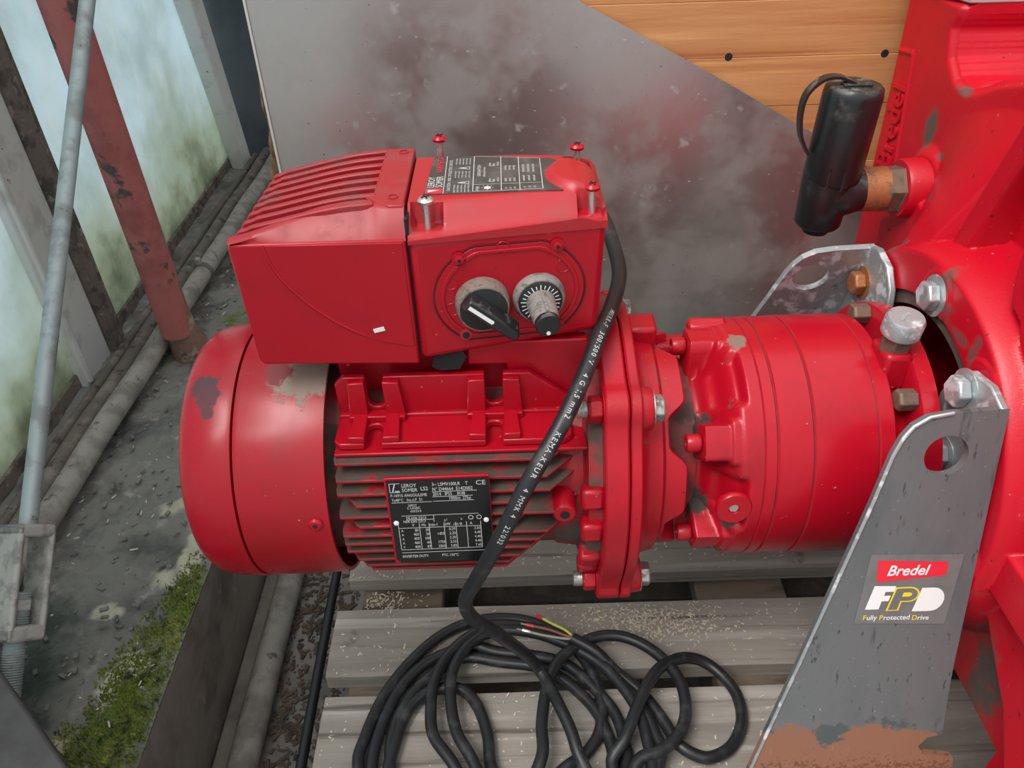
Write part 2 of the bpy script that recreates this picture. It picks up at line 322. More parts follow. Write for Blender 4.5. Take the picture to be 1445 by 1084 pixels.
# ================================================================== SETTING
fl = MB()
N = 60
fl.grid([[(-1.2+3.2*i/N, -1.6+3.4*j/N, -.18+.002*random.random()) for i in range(N+1)] for j in range(N+1)])
tag(fl.build('floor', 'floor'), 'dark concrete greenhouse floor beside the pallet', kind='structure')

# ledge (kerb) along the glass wall
nx, ny = 110, 420
gx = np.linspace(-.66, -.352, nx); gy = np.linspace(-.75, 1.36, ny); GX, GY = np.meshgrid(gx, gy)
rng = np.random.RandomState(3)
def vnoise(X_, Y_, s, seed):
    r_ = np.random.RandomState(seed); G = r_.rand(64, 64); a = X_*s; b = Y_*s; i = np.floor(a).astype(int); j = np.floor(b).astype(int); u = a-i; v = b-j; u = u*u*(3-2*u); v = v*v*(3-2*v)
    g = lambda p, q: G[p % 64, q % 64]
    return g(i,j)*(1-u)*(1-v)+g(i+1,j)*u*(1-v)+g(i,j+1)*(1-u)*v+g(i+1,j+1)*u*v
hz = .006*vnoise(GX,GY,22,1)+.005*vnoise(GX,GY,55,2)+.004*vnoise(GX,GY,130,4)-.009
edge = sstep(-.352, -.362, GX); hz = hz*edge
def blob(cx, cy, rx, ry, ang=0):
    c, s_ = math.cos(R(ang)), math.sin(R(ang)); dx = GX-cx; dy = GY-cy; return np.clip(1.25-np.hypot((dx*c+dy*s_)/rx, (-dx*s_+dy*c)/ry), 0, 1)
moss = np.maximum.reduce([blob(-.385,-.06,.05,.13), blob(-.40,-.15,.07,.10), blob(-.37,.06,.03,.07), blob(-.42,1.0,.1,.30), blob(-.43,.62,.08,.2)])*.62
lich = np.maximum.reduce([blob(-.41,-.035,.022,.035), blob(-.435,-.10,.02,.02), blob(-.40,.10,.03,.02), blob(-.375,.17,.03,.05), blob(-.43,.21,.03,.018), blob(-.40,.30,.035,.02), blob(-.45,.055,.025,.016), blob(-.42,.47,.03,.03), blob(-.40,-.01,.03,.025), blob(-.415,-.13,.025,.03), blob(-.38,.13,.02,.04), blob(-.44,.34,.04,.02)])*.74
alg = np.clip(blob(-.50,-.05,.10,.2)*.6, 0, 1)
pn = .55+.9*vnoise(GX,GY,38,9)*vnoise(GX,GY,90,11)+.35*vnoise(GX,GY,150,12); moss = moss*pn; lich = lich*pn*1.05
hz = hz+.006*moss
gm = MB().grid([[(GX[j,i], GY[j,i], hz[j,i]) for i in range(nx)] for j in range(ny)])
gm.at = {'moss': moss.ravel().tolist(), 'lichen': lich.ravel().tolist(), 'algae': alg.ravel().tolist()}
led = tag(gm.build('floor_ledge', 'concrete', smooth=180), 'mossy concrete ledge running along the glass wall', kind='structure')
lf = MB(); rows = []
for k in range(9):
    z = -k/8*.185
    rows.append([(-.352-.004*(k/8)+.003*random.random()*(k > 0), y, z) for y in np.linspace(-.75, 1.36, 120)])
tag(lf.grid(rows, True).build('ledge_face', 'ledge_face', led, smooth=180))
MB().bb(-.352,-.333,-.75,1.3,-.18,-.165).build('ledge_footing', 'ledge_face', led, bevel=.003)

# glass wall on the left
w1 = MB().bb(-.665,-.648,-.8,1.36,-.02,.02).build('window_1', 'frame_dark', bevel=.002); tag(w1, 'dirty translucent greenhouse window behind the red pole', kind='structure')
def pane(name, y0, y1, z0, z1, par):
    P = [[(-.652, y0+(y1-y0)*i/12, z0+(z1-z0)*j/12) for i in range(13)] for j in range(13)]
    b = MB().grid(P); b.grid([[(-.656, q[1], q[2]) for q in r_] for r_ in P], True); return b.build(name, 'pane', par)
pane('pane', .60, 1.34, .015, 1.5, w1); pane('pane', -.6, .50, .015, 1.5, w1)
MB().bb(-.660,-.626,.555,.578,-.03,1.5).build('frame_strip', 'frame_dark', w1, bevel=.002)
MB().bb(-.660,-.640,.465,.555,-.03,1.5).build('mullion', 'frame', w1, bevel=.003)
MB().bb(-.648,-.634,.470,.478,0,1.5).build('glazing_bead', 'frame', w1, bevel=.002)
MB().bb(-.648,-.634,.585,.600,0,1.5).build('glazing_bead', 'frame_dark', w1, bevel=.002)
MB().prism([(1.306,-.03),(1.362,-.03),(1.19,.9),(1.10,.9)], (-.648,0,0), (0,1,0), (0,0,1), (.035,0,0)).build('corner_post', 'frame', w1, bevel=.004)
# back wall: dark glazing with bars
wb = MB().bb(-.64,1.6,1.36,1.38,-.02,1.6).build('wall_back', 'darkwall'); tag(wb, 'dark back wall behind the boards', kind='structure')
for x in (-.50, -.10): MB().bb(x,x+.02,1.345,1.36,0,1.6).build('glazing_bar', 'frame_dark', wb, bevel=.002)

# ------------------------------------------------------------------ background boards
wp = thing('wooden_panel', 'orange pine board panel standing behind the steel sheet', 'board', (.28,.29,-.02))
zs = [-.02, .075, .17, .255, .33, .395, .452, .497, .545, .60, .68, .78, .88]
for i in range(len(zs)-1):
    MB().bb(-.222+.004*random.random(), .95, .278+.0006*random.random(), .298, zs[i]+.0001, zs[i+1]-.0001).build('plank', 'wood', wp, bevel=.0005)
for x, z in ((.208,.498),(.352,.497),(.02,.70)): MB().cyl((x,.2788,z), (0,-1,0), .0036, .0008, 16).build('nail_hole', 'dark', wp)
be = []; n = 46
for k in range(n+1):
    z = -.02+.54*k/n; j = .005+.004*math.sin(k*.7)*math.sin(k*.31)+.007*random.random(); j *= min(1, (n-k)/10)
    be.append([(-.222-j, .276+.003*random.random(), z), (-.226-j*1.1, .287, z+.003*random.random()), (-.220-j*.6, .297, z), (-.200, .297, z), (-.200, .276, z), (-.222-j, .276, z)])
MB().grid(be).build('broken_edge', 'bark', wp, smooth=0)
ss = thing('steel_sheet', 'scuffed grey steel sheet with slanted top leaning behind the motor', 'metal sheet', (.1,.268,.0))
MB().prism([(-.224,-.0),(-.221,.704),(.067,.551),(.190,.487),(.301,.426),(.52,.30),(.52,0)], (0,.272,0), (1,0,0), (0,0,1), (0,-.002,0)).build('sheet', 'sheet', ss)
MB().prism([(-.2245,0),(-.2215,.705),(-.2195,.704),(-.2222,0)], (0,.2695,0), (1,0,0), (0,0,1), (0,-.0012,0)).build('cut_edge', 'sheet_edge', ss)

# ------------------------------------------------------------------ pallet
pa = thing('pallet', 'weathered grey wooden pallet under the motor', 'pallet', (.25,0,-.14))
def plank(x0, x1, y0, y1, z1, th, m='pallet', name='plank', par=pa):
    P = []; nx_ = 26
    top = []
    for j in range(5):
        y = y0+(y1-y0)*j/4
        top.append([(x0+(x1-x0)*i/nx_, y+(.0003*math.sin(i*.9+y*90) if j in (0,4) else 0), z1-.0008*random.random()-(.0016 if j in (0,4) else 0)) for i in range(nx_+1)])
    b = MB().grid(top); k = len(top)
    for row, fl_ in ((top[0], False), (top[-1], True)):
        b.grid([[(p[0], p[1], z1-th) for p in row], row], fl_)
    b.grid([[(r_[0][0], r_[0][1], z1-th) for r_ in top], [r_[0] for r_ in top]], True)
    b.grid([[(r_[-1][0], r_[-1][1], z1-th) for r_ in top], [r_[-1] for r_ in top]])
    return b.build(name, m, par, smooth=30)
plank(-.19, .75, .088, .170, 0, .020); plank(-.196, .75, -.030, .049, 0, .021); plank(-.192, .75, -.155, -.052, 0, .020); plank(-.19, .75, .205, .268, 0, .020)
plank(-.19, .75, -.28, -.185, 0, .020)
for x0, x1 in ((-.175, -.085), (.20, .30), (.60, .70)):
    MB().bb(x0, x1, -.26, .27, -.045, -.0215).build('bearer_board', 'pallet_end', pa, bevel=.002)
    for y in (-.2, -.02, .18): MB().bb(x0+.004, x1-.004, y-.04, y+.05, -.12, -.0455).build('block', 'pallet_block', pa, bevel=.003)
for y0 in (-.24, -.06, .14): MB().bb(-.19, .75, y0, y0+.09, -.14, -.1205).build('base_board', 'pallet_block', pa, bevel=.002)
def scatter(n, fn, size, m, name, label, cat, long=(1.5, 4)):
    b = MB()
    for _ in range(n):
        x, y, z = fn(); s = size*random.uniform(.5, 1.4); l = s*random.uniform(*long); a = random.uniform(0, math.pi); t = random.uniform(-.25, .25)
        r_ = Matrix.Rotation(a, 3, 'Z') @ Matrix.Rotation(t, 3, 'Y'); b.box((x, y, z+s*.25), (l, s, s*.35), r_)
    return tag(b.build(name, m, smooth=0), label, cat, kind='stuff')
def chipspot():
    while True:
        k = random.random()
        if k < .40: x, y = random.gauss(.135,.045), random.gauss(.025,.012)
        elif k < .52: x, y = random.gauss(-.15,.02), random.gauss(.07,.012); 
        else: x, y = random.uniform(-.19,.32), random.uniform(-.14,.14)
        if (.09 < y < .165) or (-.027 < y < .046) or (-.15 < y < -.055): return x, y, -.0005
        if .05 < y < .086 and -.17 < x < -.09: return x, y, -.021
scatter(1500, chipspot, .0010, 'chips', 'wood_shavings', 'pale wood shavings scattered over the pallet planks', 'sawdust')
scatter(800, lambda: (random.choice([random.gauss(-.27,.025), random.uniform(-.325,-.22)]), random.choice([random.gauss(.17,.04), random.gauss(.03,.05), random.uniform(-.3,.6)]), -.178), .0030, 'leaf', 'leaf_litter', 'brown dry leaf litter on floor between ledge and pallet', 'leaves', (1, 4))
def moss_spot():
    while True:
        x = random.uniform(-.50,-.353); y = random.uniform(-.25,.22); j = int((y+.75)/2.11*(ny-1)); i = int((x+.66)/.308*(nx-1))
        if moss[j,i]*random.uniform(.5,1.6) > .28: return x, y, hz[j,i]
mb = MB()
for _ in range(8500):
    x, y, z = moss_spot(); h = random.uniform(.0015,.005); w = random.uniform(.0008,.002); a = random.uniform(0,6.28); dx, dy = math.cos(a)*w, math.sin(a)*w; tx, ty = random.gauss(0,.002), random.gauss(0,.002)
    mb.add([(x+dx,y+dy,z-.001),(x-dy,y+dx,z-.001),(x-dx,y-dy,z-.001),(x+tx,y+ty,z+h)], [(0,1,3),(1,2,3),(2,0,3)])
tag(mb.build('moss', 'moss', smooth=0), 'bright green moss tufts along the ledge edge', 'moss', kind='stuff')
mb = MB()
for _ in range(700):
    x = random.uniform(-.62,-.36); y = random.uniform(-.2,1.1); s = random.uniform(.0012,.0045); mb.box((x,y,.001), (s*random.uniform(1,2.4),s,s*.7), Matrix.Rotation(random.uniform(0,3),3,'Z') @ Matrix.Rotation(random.uniform(-.4,.4),3,'X'))
tag(mb.build('gravel_crumbs', 'concrete', smooth=0), 'small crumbs of dirt and grit on the ledge', 'dirt', kind='stuff')

mb = MB()
for _ in range(150):
    x = random.uniform(-.60,-.36); y = random.uniform(-.22,.9); s = random.uniform(.0006,.0016); mb.box((x,y,.0035), (s*random.uniform(1.5,6),s,s*.6), Matrix.Rotation(random.uniform(0,3),3,'Z') @ Matrix.Rotation(random.uniform(-.3,.3),3,'Y'))
tag(mb.build('plant_debris', 'chips', smooth=0), 'pale bits of stalk and seed strewn on the ledge', 'debris', kind='stuff')
# ------------------------------------------------------------------ pipes, pole, tie rod
def wob(p0, p1, n, a):
    p0, p1 = Vector(p0), Vector(p1); return [p0+(p1-p0)*(i/n)+Vector((math.sin(i*.9)*a, 0, math.cos(i*1.3)*a)) for i in range(n+1)]
tag(MB().tube(wob((-.575,-.6,.028),(-.527,1.33,.028),40,.0008), .0155, 20).build('heating_pipe', 'pipe'), 'thickest pale grey pipe lying on the ledge', 'pipe')
tag(MB().tube(wob((-.603,-.6,.022),(-.562,1.33,.022),40,.0008), .0125, 18).build('heating_pipe', 'pipe_dark'), 'middle brown pipe on the ledge between two other pipes', 'pipe')
tag(MB().tube(wob((-.629,-.6,.016),(-.592,1.33,.016),40,.0006), .007, 14).build('heating_pipe', 'pipe_dark'), 'thin dark pipe on the ledge closest to the glass', 'pipe')
cl = thing('pipe_clamp', 'small pipe clamp with bolt on the pale ledge pipe', 'clamp', (-.54,.75,.0))
MB().lathe([(-.006,.0165),(.006,.0165)], (-.5416,.75,.028), (0,1,0), 20).build('band', 'pipe_dark', cl); hexbolt(cl, 'bolt', (-.545,.75,.044), (0,0,1), .006, .012, 'pipe')
tag(MB().tube(wob((-.316,-.6,-.160),(-.312,1.2,-.160),30,.0006), .017, 20).build('floor_pipe', 'pipe'), 'grey pipe on the floor at the foot of the ledge', 'pipe')
tag(MB().tube(wob((-.207,-.6,-.03),(-.232,1.0,-.07),30,.0006), .0055, 12).build('rubber_hose', 'hose'), 'straight black rubber hose along the left pallet end', 'hose')
po = thing('steel_pole', 'faded red painted steel pole standing on the ledge', 'pole', (-.512,.535,0))
MB().tube([(-.512,.535,.045),(-.512,.534,.20),(-.513,.531,.5),(-.514,.528,1.0)], .0245, 28).build('shaft', 'pole_red', po)
MB().tube([(-.507,.545,-.004),(-.506,.543,.02),(-.508,.539,.045),(-.511,.536,.09),(-.512,.535,.13)], [.030,.028,.023,.0235,.0247], 20).build('foot', 'pole_foot', po)
# turnbuckle rod
tb = thing('tie_rod', 'pale galvanised tie rod with turnbuckle in front of the glass', 'tie rod', (-.40,-.20,.0))
q0 = Vector((-.459,.037,.162)); q1 = Vector((-.4495,.4646,.5253)); rd = (q1-q0).normalized()
MB().tube([q0-rd*.012, q0+(q1-q0)*.5, q1, q1+rd*.3], .0082, 18).build('rod', 'rod', tb)
vw = Vector((.46,-.50,.54)); vw = (vw-rd*vw.dot(rd)).normalized(); rp_ = rd.cross(vw)
if rp_.x < 0: rp_ = -rp_
xr = vw*math.cos(R(36))+rp_*math.sin(R(36)); yr = rd.cross(xr)
bw, bd, bl, th = .0185, .0165, .105, .0050
def bar(a0, a1, b0, b1, l0, l1):
    b = MB(); o = q0; vs = []
    for a in (a0,a1):
        for c in (b0,b1):
            for l in (l0,l1): vs.append(o+yr*a+xr*c-rd*l)
    return b.add(vs, [(0,1,3,2),(4,6,7,5),(0,4,5,1),(2,3,7,6),(0,2,6,4),(1,5,7,3)])
b = MB()
for g in ((-bw,-bw+th*1.3,-bd,bd,0,bl),(bw-th*1.3,bw,-bd,bd,0,bl),(-bw,bw,-bd,bd,0,.012),(-bw,bw,-bd,bd,bl-.014,bl)): t_ = bar(*g); b.add(t_.v, t_.f)
b.build('turnbuckle_body', 'turn', tb, bevel=.0035, seg=3)
pr = []
for i in range(60): pr += [(i*.0022,.0086),(i*.0022+.0011,.0098)]
MB().lathe(pr, q0-rd*.062, -rd, 20).build('threaded_stud', 'rod', tb, smooth=0)
MB().lathe([(0,.011),(.010,.011)], q0-rd*.068, -rd, 6).build('nut', 'turn', tb, bevel=.001)
# dark steel block in the near corner of the ledge
ub = Vector((.098,-.088,0)).normalized(); vb = Vector((-ub.y, ub.x, 0))*-1
if vb.x > 0: vb = -vb
b = MB(); c0 = Vector((-.456,-.076,0))-ub*.12
b.prism([(0,0),(.5,0),(.5,.012),(.46,.22),(0,.22)], c0+Vector((0,0,.0445)), ub, vb, (0,0,.0555))
tag(b.build('steel_block', 'greysteel', bevel=.003), 'dark grey steel block at the near ledge corner below the turnbuckle', 'steel block')

# ================================================================== MOTOR
mo = thing('electric_motor', 'glossy red electric motor with cooling fins and rounded fan cowl', 'motor', (-.06,0,.17))
mb_ = Vector((-.06,0,.17))
def loc(p): return tuple(Vector(p)-mb_)
M['red_cowl'] = mat('red_cowl_paint', (.36,.003,.013), .27, 0, [((.29,.008,.012), .36, 0, 16, .45, .7), ((.34,.06,.06), .45, 0, 60, .70, .78), ((.15,.01,.012), .6, 0, 300, .68, .72), ((.45,.2,.2), .6, 0, 260, .69, .73)], (1200, .03, .0003), spec=.45,
    spots=[(loc((-.147,-.030,.381)), .022, (.27,.20,.16), .7), (loc((-.163,-.028,.382)), .011, (.20,.03,.035), .6)])
M['red_cap'] = mat('red_cowl_cap_paint', (.36,.003,.013), .27, 0, [((.29,.008,.012), .36, 0, 16, .45, .7), ((.34,.06,.06), .45, 0, 60, .72, .80)], (1200, .03, .0003), spec=.45,
    spots=[(loc((-.214,-.037,.377)), .0105, (.07,.035,.04), .7), (loc((-.211,-.045,.373)), .009, (.10,.03,.035), .7), (loc((-.209,-.054,.366)), .005, (.10,.03,.035), .7)])
AX = (1,0,0); AO = (0,0,AZ)
MB().lathe([(-.1295,.0955),(-.1295,.0985),(-.140,.0992),(-.188,.1000),(-.1912,.0992),(-.1912,.096),(-.1912,.09)][::-1], AO, AX, 128, cap=False).build('fan_cowl', 'red_cowl', mo, smooth=60)
cc = MB().lathe([(-.2340,.0),(-.2340,.070),(-.2337,.080),(-.2325,.0872),(-.2298,.0922),(-.2250,.0960),(-.2180,.0984),(-.2080,.0997),(-.196,.1006),(-.1928,.1000),(-.1925,.0945)], AO, AX, 128, cap=False).build('cowl_cap', 'red_cap', mo, smooth=60)
for k in range(5): MB().lathe([(-.2365,.018+k*.011),(-.2350,.018+k*.011),(-.2350,.021+k*.011),(-.2365,.021+k*.011)], AO, AX, 64, cap=False).build('grille_ring', 'red', cc)
sc_ = MB().lathe([(0,.0052),(.0018,.005),(.0032,.0034),(.0034,0)], pol(-.139,.0985,9), rad(9), 24).build('cowl_screw', 'red_clean', mo)
MB().cyl(pol(-.139,.1018,9), rad(9), .0018, .0004, 6).build('socket', 'dark', sc_)
MB().lathe([(-.190,.07),(-.188,.080),(-.12,.080),(.045,.080),(.047,.075)], AO, AX, 96).build('stator_body', 'grime', mo)
# side fins: level plates, edge towards the camera
FZ = [(.3410,.030,0),(.3295,.028,0),(.3205,.030,0),(.3120,.006,.012),(.3035,.034,0),(.2950,.004,.012),(.2865,.028,0),(.2780,.022,0),(.2690,.016,0),(.2570,.008,.006),(.2450,0,.010),(.2330,-.002,.012)]
for i, (z, xe, xin) in enumerate(FZ):
    yo = -math.sqrt(max(.0995**2-(z-AZ)**2, 0)); 
    if i == 0: yo = -.0835
    x0 = -.1215+xin
    P = [(x0,yo),(xe-.006,yo),(xe+.016,yo+.022),(xe+.016,-.055),(-.123,-.055),(-.123,yo+.006+xin)]
    MB().prism(P, (0,0,z-.0013), (1,0,0), (0,1,0), (0,0,.0026)).build('fin', 'red_dusty', mo, bevel=.0007)
# rounded lug that ends one of the fins, with its threaded hole
lg = MB().lathe([(0,.0085),(.028,.0085),(.030,.0075)], (.034,-.068,.3015), (0,-1,0), 24).build('fin_lug', 'red_clean', mo, bevel=.0008)
MB().cyl((.034,-.0982,.3015), (0,-1,0), .0033, .0005, 16).build('threaded_hole', 'dark', lg)
# foot pads: a vertical and a level flange, each with two bolt slots
def slotted(x0, x1, h, slots, w, dep, c0=.006, c1=.030):
    P = [(x0,0),(x0,h-c0),(x0+c0,h)]
    for xs in slots:
        P += [(xs-w/2,h)]
        for k in range(9): t = math.pi*k/8; P.append((xs-w/2*math.cos(t), h-dep+w/2-w/2*math.sin(t)))
        P += [(xs+w/2,h)]
    P += [(x1-c1,h),(x1,h-c1*.8 if c1*.8 < h-.002 else .002),(x1,0)]
    return P
MB().prism(slotted(-.122,.042,.036,(-.0945,-.0125),.0125,.026), (0,-.0440,.349), (1,0,0), (0,0,1), (0,.005,0)).build('foot_flange', 'red_clean', mo, bevel=.0009)
MB().prism(slotted(-.122,.040,.0305,(-.0955,-.0130),.0115,.0205,.004,.006), (0,-.0445,.347), (1,0,0), (0,-1,0), (0,0,.005)).build('foot_flange', 'red_clean', mo, bevel=.0009)
for xs in (-.0945, -.0125):                                   # thickened seats round the slots
    for sg in (-1, 1):
        xa = xs+sg*.0062; xb = xs+sg*.0155
        MB().prism([(xa,.002),(xb,.002),(xb+sg*.004,.0),(xb+sg*.004,.0),(xb+sg*.002,.0345),(xa,.0352)], (0,-.0440,.349), (1,0,0), (0,0,1), (0,-.0055,0)).build('slot_seat', 'red_clean', mo, bevel=.0008)
        MB().prism([(xa,.002),(xb,.002),(xb+sg*.002,.0295),(xa,.0300)], (0,-.0445,.352), (1,0,0), (0,-1,0), (0,0,.0050)).build('slot_seat', 'red_clean', mo, bevel=.0008)
    MB().bb(xs-.0195,xs+.0195,-.0525,-.044,.352,.3568).build('slot_web', 'red_clean', mo, bevel=.0008)
MB().bb(-.122,.046,-.0475,-.040,.3505,.3545).build('valley_rib', 'red', mo, bevel=.0012)
MB().bb(-.122,.050,-.0785,-.050,.3435,.3462).build('fin', 'red', mo, bevel=.0008)
MB().bb(-.122,.048,-.026,.026,.335,.402).build('terminal_neck', 'red', mo, bevel=.002)
MB().prism([(.005,.352),(.052,.352),(.052,.407),(-.030,.407),(-.030,.388),(-.004,.388)], (0,-.0375,0), (1,0,0), (0,0,1), (0,.01,0)).build('neck_cover', 'red_clean', mo, bevel=.0015)
# end shield and flange
MB().lathe([(.026,.078),(.032,.082),(.0480,.0845),(.0500,.0880),(.0506,.0985),(.060,.0998)], AO, AX, 96)  .build('end_shield', 'red_shield', mo, smooth=40)
for e in (18, 2, -18, -30, 75): MB().box(pol(.053,.0985,e), (.016,.014,.016), Matrix.Rotation(R(-e),3,'X')).build('shield_rib', 'red', mo, bevel=.003)
def flange_poly(r0, lugs, rl, rb):
    P = []
    for k in range(240):
        t = 360*k/240; rr = r0
        for e in lugs:
            d = abs((t-e+180) % 360-180)
            c = rb*math.cos(R(d)); q = rl*rl-(rb*math.sin(R(d)))**2
            if q > 0 and d < 60: rr = max(rr, c+math.sqrt(q))
            rr = max(rr, r0+(rb+rl*.92-r0)*math.exp(-(d/8.5)**2)*.9)
        P.append((-rr*math.cos(R(t)), rr*math.sin(R(t))))
    return P
LUG = (52,-38,142,232)
MB().prism(flange_poly(.1150, LUG, .0165, .1085), (.0600,0,AZ), (0,1,0), (0,0,1), (.0165,0,0)).build('mounting_flange', 'red_cast', mo, bevel=.0018)
for e in LUG[:2]:
    hexbolt(mo, 'flange_nut', pol(.0596,.1095,e), (-1,0,0), .0098, .0095, 'red', washer=.0015, thread=.0075)
# grey-black rating plate on its red holder
no = Vector((-.0515,-.0965,.3005)); nu = Vector((1,0,.015)).normalized(); nv0 = Vector((0,.0115,.0690)).normalized(); nv = (nv0-nu*nu.dot(nv0)).normalized(); nn = nu.cross(nv)
def npt(a, b, h=0): return no+nu*a+nv*b+nn*h
hw, hh = .0345, .0355
nh = MB().prism([(-hw-.0015,-hh-.0008),(hw+.0004,-hh-.0008),(hw+.0004,hh+.0016),(-hw-.0015,hh+.0016)], npt(0,0,.0005), nu, nv, nn*.0026).build('plate_holder', 'red_clean', mo, bevel=.0006)
npl = MB().prism([(-hw,-hh+.003),(-hw+.003,-hh),(hw-.003,-hh),(hw,-hh+.003),(hw,hh),(-hw,hh)], npt(0,0,.0031), nu, nv, nn*.0007).build('name_plate', 'plate_black', mo)
T = MB(); tz = .0040
def tx(st, a, b, size, sx=.76, al='L'): T.text(st, size, npt(a,b,tz), nu, nv, sx, al)
def ln(a0, b0, a1, b1, w=.00035):
    if abs(a1-a0) > abs(b1-b0): P = [(a0,b0-w/2),(a1,b1-w/2),(a1,b1+w/2),(a0,b0+w/2)]
    else: P = [(a0-w/2,b0),(a0+w/2,b0),(a1+w/2,b1),(a1-w/2,b1)]
    T.add([npt(x,y,tz) for x,y in P], [(0,1,2,3)])
tx('LEROY', -.0245, .0300, .0042, .80); tx('SOMER', -.0245, .0262, .0042, .80); tx('LS2', -.0118, .0270, .0044, .80)
for a0,b0,a1,b1 in ((-.0325,.0260,-.0325,.0332),(-.0325,.0332,-.0255,.0332),(-.0255,.0260,-.0325,.0260)): ln(a0,b0,a1,b1,.0004)
T.add([npt(*p,tz) for p in ((-.0310,.0265),(-.0302,.0265),(-.0285,.0328),(-.0293,.0328))], [(0,1,2,3)]); T.add([npt(*p,tz) for p in ((-.0290,.0265),(-.0260,.0265),(-.0260,.0273),(-.0290,.0273))], [(0,1,2,3)])
tx('3~ LSMV100LR    T', -.0040, .0302, .0040); tx('N\u00b0 D44664  E14D002', -.0040, .0262, .0040); tx('2014   IP55    IK08', -.0040, .0222, .0038); tx('1000m  27kg', .0065, .0184, .0038)
tx('CE', .0255, .0300, .0052, 1.1)
tx('F-16915 ANGOULEME', -.0325, .0222, .0034); tx('Ta40\u00b0C   Ins.cl.F  S1', -.0322, .0184, .0034)
ln(-.0325,.0174,-.005,.0174); ln(-.0042,.0255,.026,.0255); ln(-.0042,.0214,.023,.0214); ln(-.0042,.0176,.0235,.0176)
tx('LEROY', -.0215, .0140, .0026); tx('C LASSIC', -.0225, .0115, .0030); tx('6205ZZ-B', -.0205, .0090, .0024)
tx('DE 6206 ZZC3', -.0240, .0030, .0029); tx('NDE 6205 ZZC3', -.0262, .0000, .0029)
ln(-.027,.0060,.026,.0060); ln(-.024,.0024,-.005,.0024); ln(-.005,.0000,-.005,.0058)
for st, a in (('V',-.0205),('Hz',-.0140),('min-1',-.0085),('kW',.0022),('cos \u03c6',.0080),('A',.0195)): tx(st, a, -.0034, .0034)
tx('g /', .0020, .0006, .0028); tx('h', .0135, .0008, .0028)
rows = [('\u0394','80','50','','0.29','3.50'),('\u0394','400','50','1455','2.20','4.40'),('\u0394','400','100','','2.20','4.40'),('\u0394','460','60','1755','2.53','4.40'),('Y','400','87','2565','3.83','7.65')]
for k, rw in enumerate(rows):
    b_ = -.0078-.0037*k
    tx(rw[0].replace('\u0394','A'), -.0285, b_, .0029)
    for st, a in zip(rw[1:], (-.0165,-.0090,.0012,.0090,.0265)):
        if st: tx(st, a, b_, .0033, .78, 'R')
ln(-.030,-.0046,.0270,-.0046); ln(-.030,-.0238,.0270,-.0238)
for a in (-.030,-.0155,-.0088,.0016,.0098,.0172,.0270): ln(a,-.0238,a,-.0008)
ln(-.030,-.0265,.033,-.0265); tx('INVERTER DUTY', -.0300, -.0310, .0033); tx('PTC 150\u00b0C', -.0020, -.0310, .0033)
T.build('lettering', 'silverprint', npl, smooth=0)
for a, b_ in ((.0205,.0028),(.0262,.0028)): MB().lathe([(0,.0018),(.0001,.0018),(.0001,.0014),(0,.0014)], npt(a,b_,tz), nn, 20, cap=False).build('approval_mark', 'silverprint', npl)
for a in (-.0312,.0310): MB().lathe([(0,.0019),(.0006,.0017),(.0009,0)], npt(a,.0000,.0038), nn, 18).build('rivet', 'white', npl)

# ================================================================== MOTOR CONTROLLER (box on top)
bx = thing('motor_controller', 'red electronic controller box with two knobs sitting on the motor', 'control box', (-.05,0,.402))
# finned heat sink half
def ztop(x): return .4915+.0160*float(sstep(-.185,-.080,np.array(x)))
HB = [(-.1645,.4025),(-.0600,.4000),(-.0600,.4905),(-.1480,.4905),(-.1655,.4905),(-.1660,.4880)]
MB().prism([(-.1657,.4085),(-.1652,.4055),(-.1640,.4036),(-.1618,.4024),(-.0606,.3995),(-.0606,.4905),(-.1640,.4905),(-.1665,.4885)], (0,-.0500,0), (1,0,0), (0,0,1), (0,.0060,0)).build('heat_sink_body', 'red_clean', bx, bevel=.0022, seg=3)
MB().prism([(-.1650,.4055),(-.1630,.4032),(-.0606,.4005),(-.0606,.4760),(-.1650,.4740)], (0,-.0450,0), (1,0,0), (0,0,1), (0,.0945,0)).build('heat_sink_core', 'fin_red', bx, bevel=.002)
sh = []
for i in range(25):
    x = -.1655+.1050*i/24; zt = ztop(x)
    yb = -.0470+.0150*float(sstep(-.168,-.105,np.array(x)))-.006*float(sstep(-.085,-.072,np.array(x)))
    sh.append([(x,-.0492,.4895),(x,-.0480,.4905+.0003),(x,yb-.004,zt-.0018),(x,yb,zt),(x,yb+.0035,zt-.0003),(x,yb+.004,.478)])
MB().grid(sh, True).build('shoulder', 'fin_red', bx, smooth=50)
ys = [-.0350+.0116*k for k in range(8)]
for k, y in enumerate(ys):
    xl = -.1640+.0016*k*.4
    xl = -.1655+.0006*k; P = [(xl,.470),(xl,ztop(xl)-.006)]
    for t in range(7): a = math.pi/2*t/6; P.append((xl+.007-.007*math.cos(a), ztop(xl)-.006+.0065*math.sin(a)))
    for t in range(12): x = xl+.012+(-.088-xl-.012)*t/11; P.append((x, ztop(x)+.0006))
    P += [(-.079,.5085),(-.079,.470)]
    MB().prism(P, (0,y-.0022,0), (1,0,0), (0,0,1), (0,.0046,0)).build('cooling_fin', 'fin_red', bx, bevel=.0011)
MB().prism([(-.0845,-.0275),(-.0845,-.0255),(-.0805,-.0240),(-.0805,.0465),(-.0845,.0480),(-.0845,.0500),(-.0608,.0500),(-.0608,-.0400),(-.0700,-.0400)], (0,0,.490), (1,0,0), (0,1,0), (0,0,.0180)).build('fin_bridge', 'fin_red', bx, bevel=.002)
for y in (-.030, .041):
    MB().lathe([(0,.0034),(.0006,.0034),(.0006,.0026),(0,.0026)], (-.0680,y+.002,.508), (0,0,1), 24, cap=False).build('casting_mark', 'fin_red', bx)
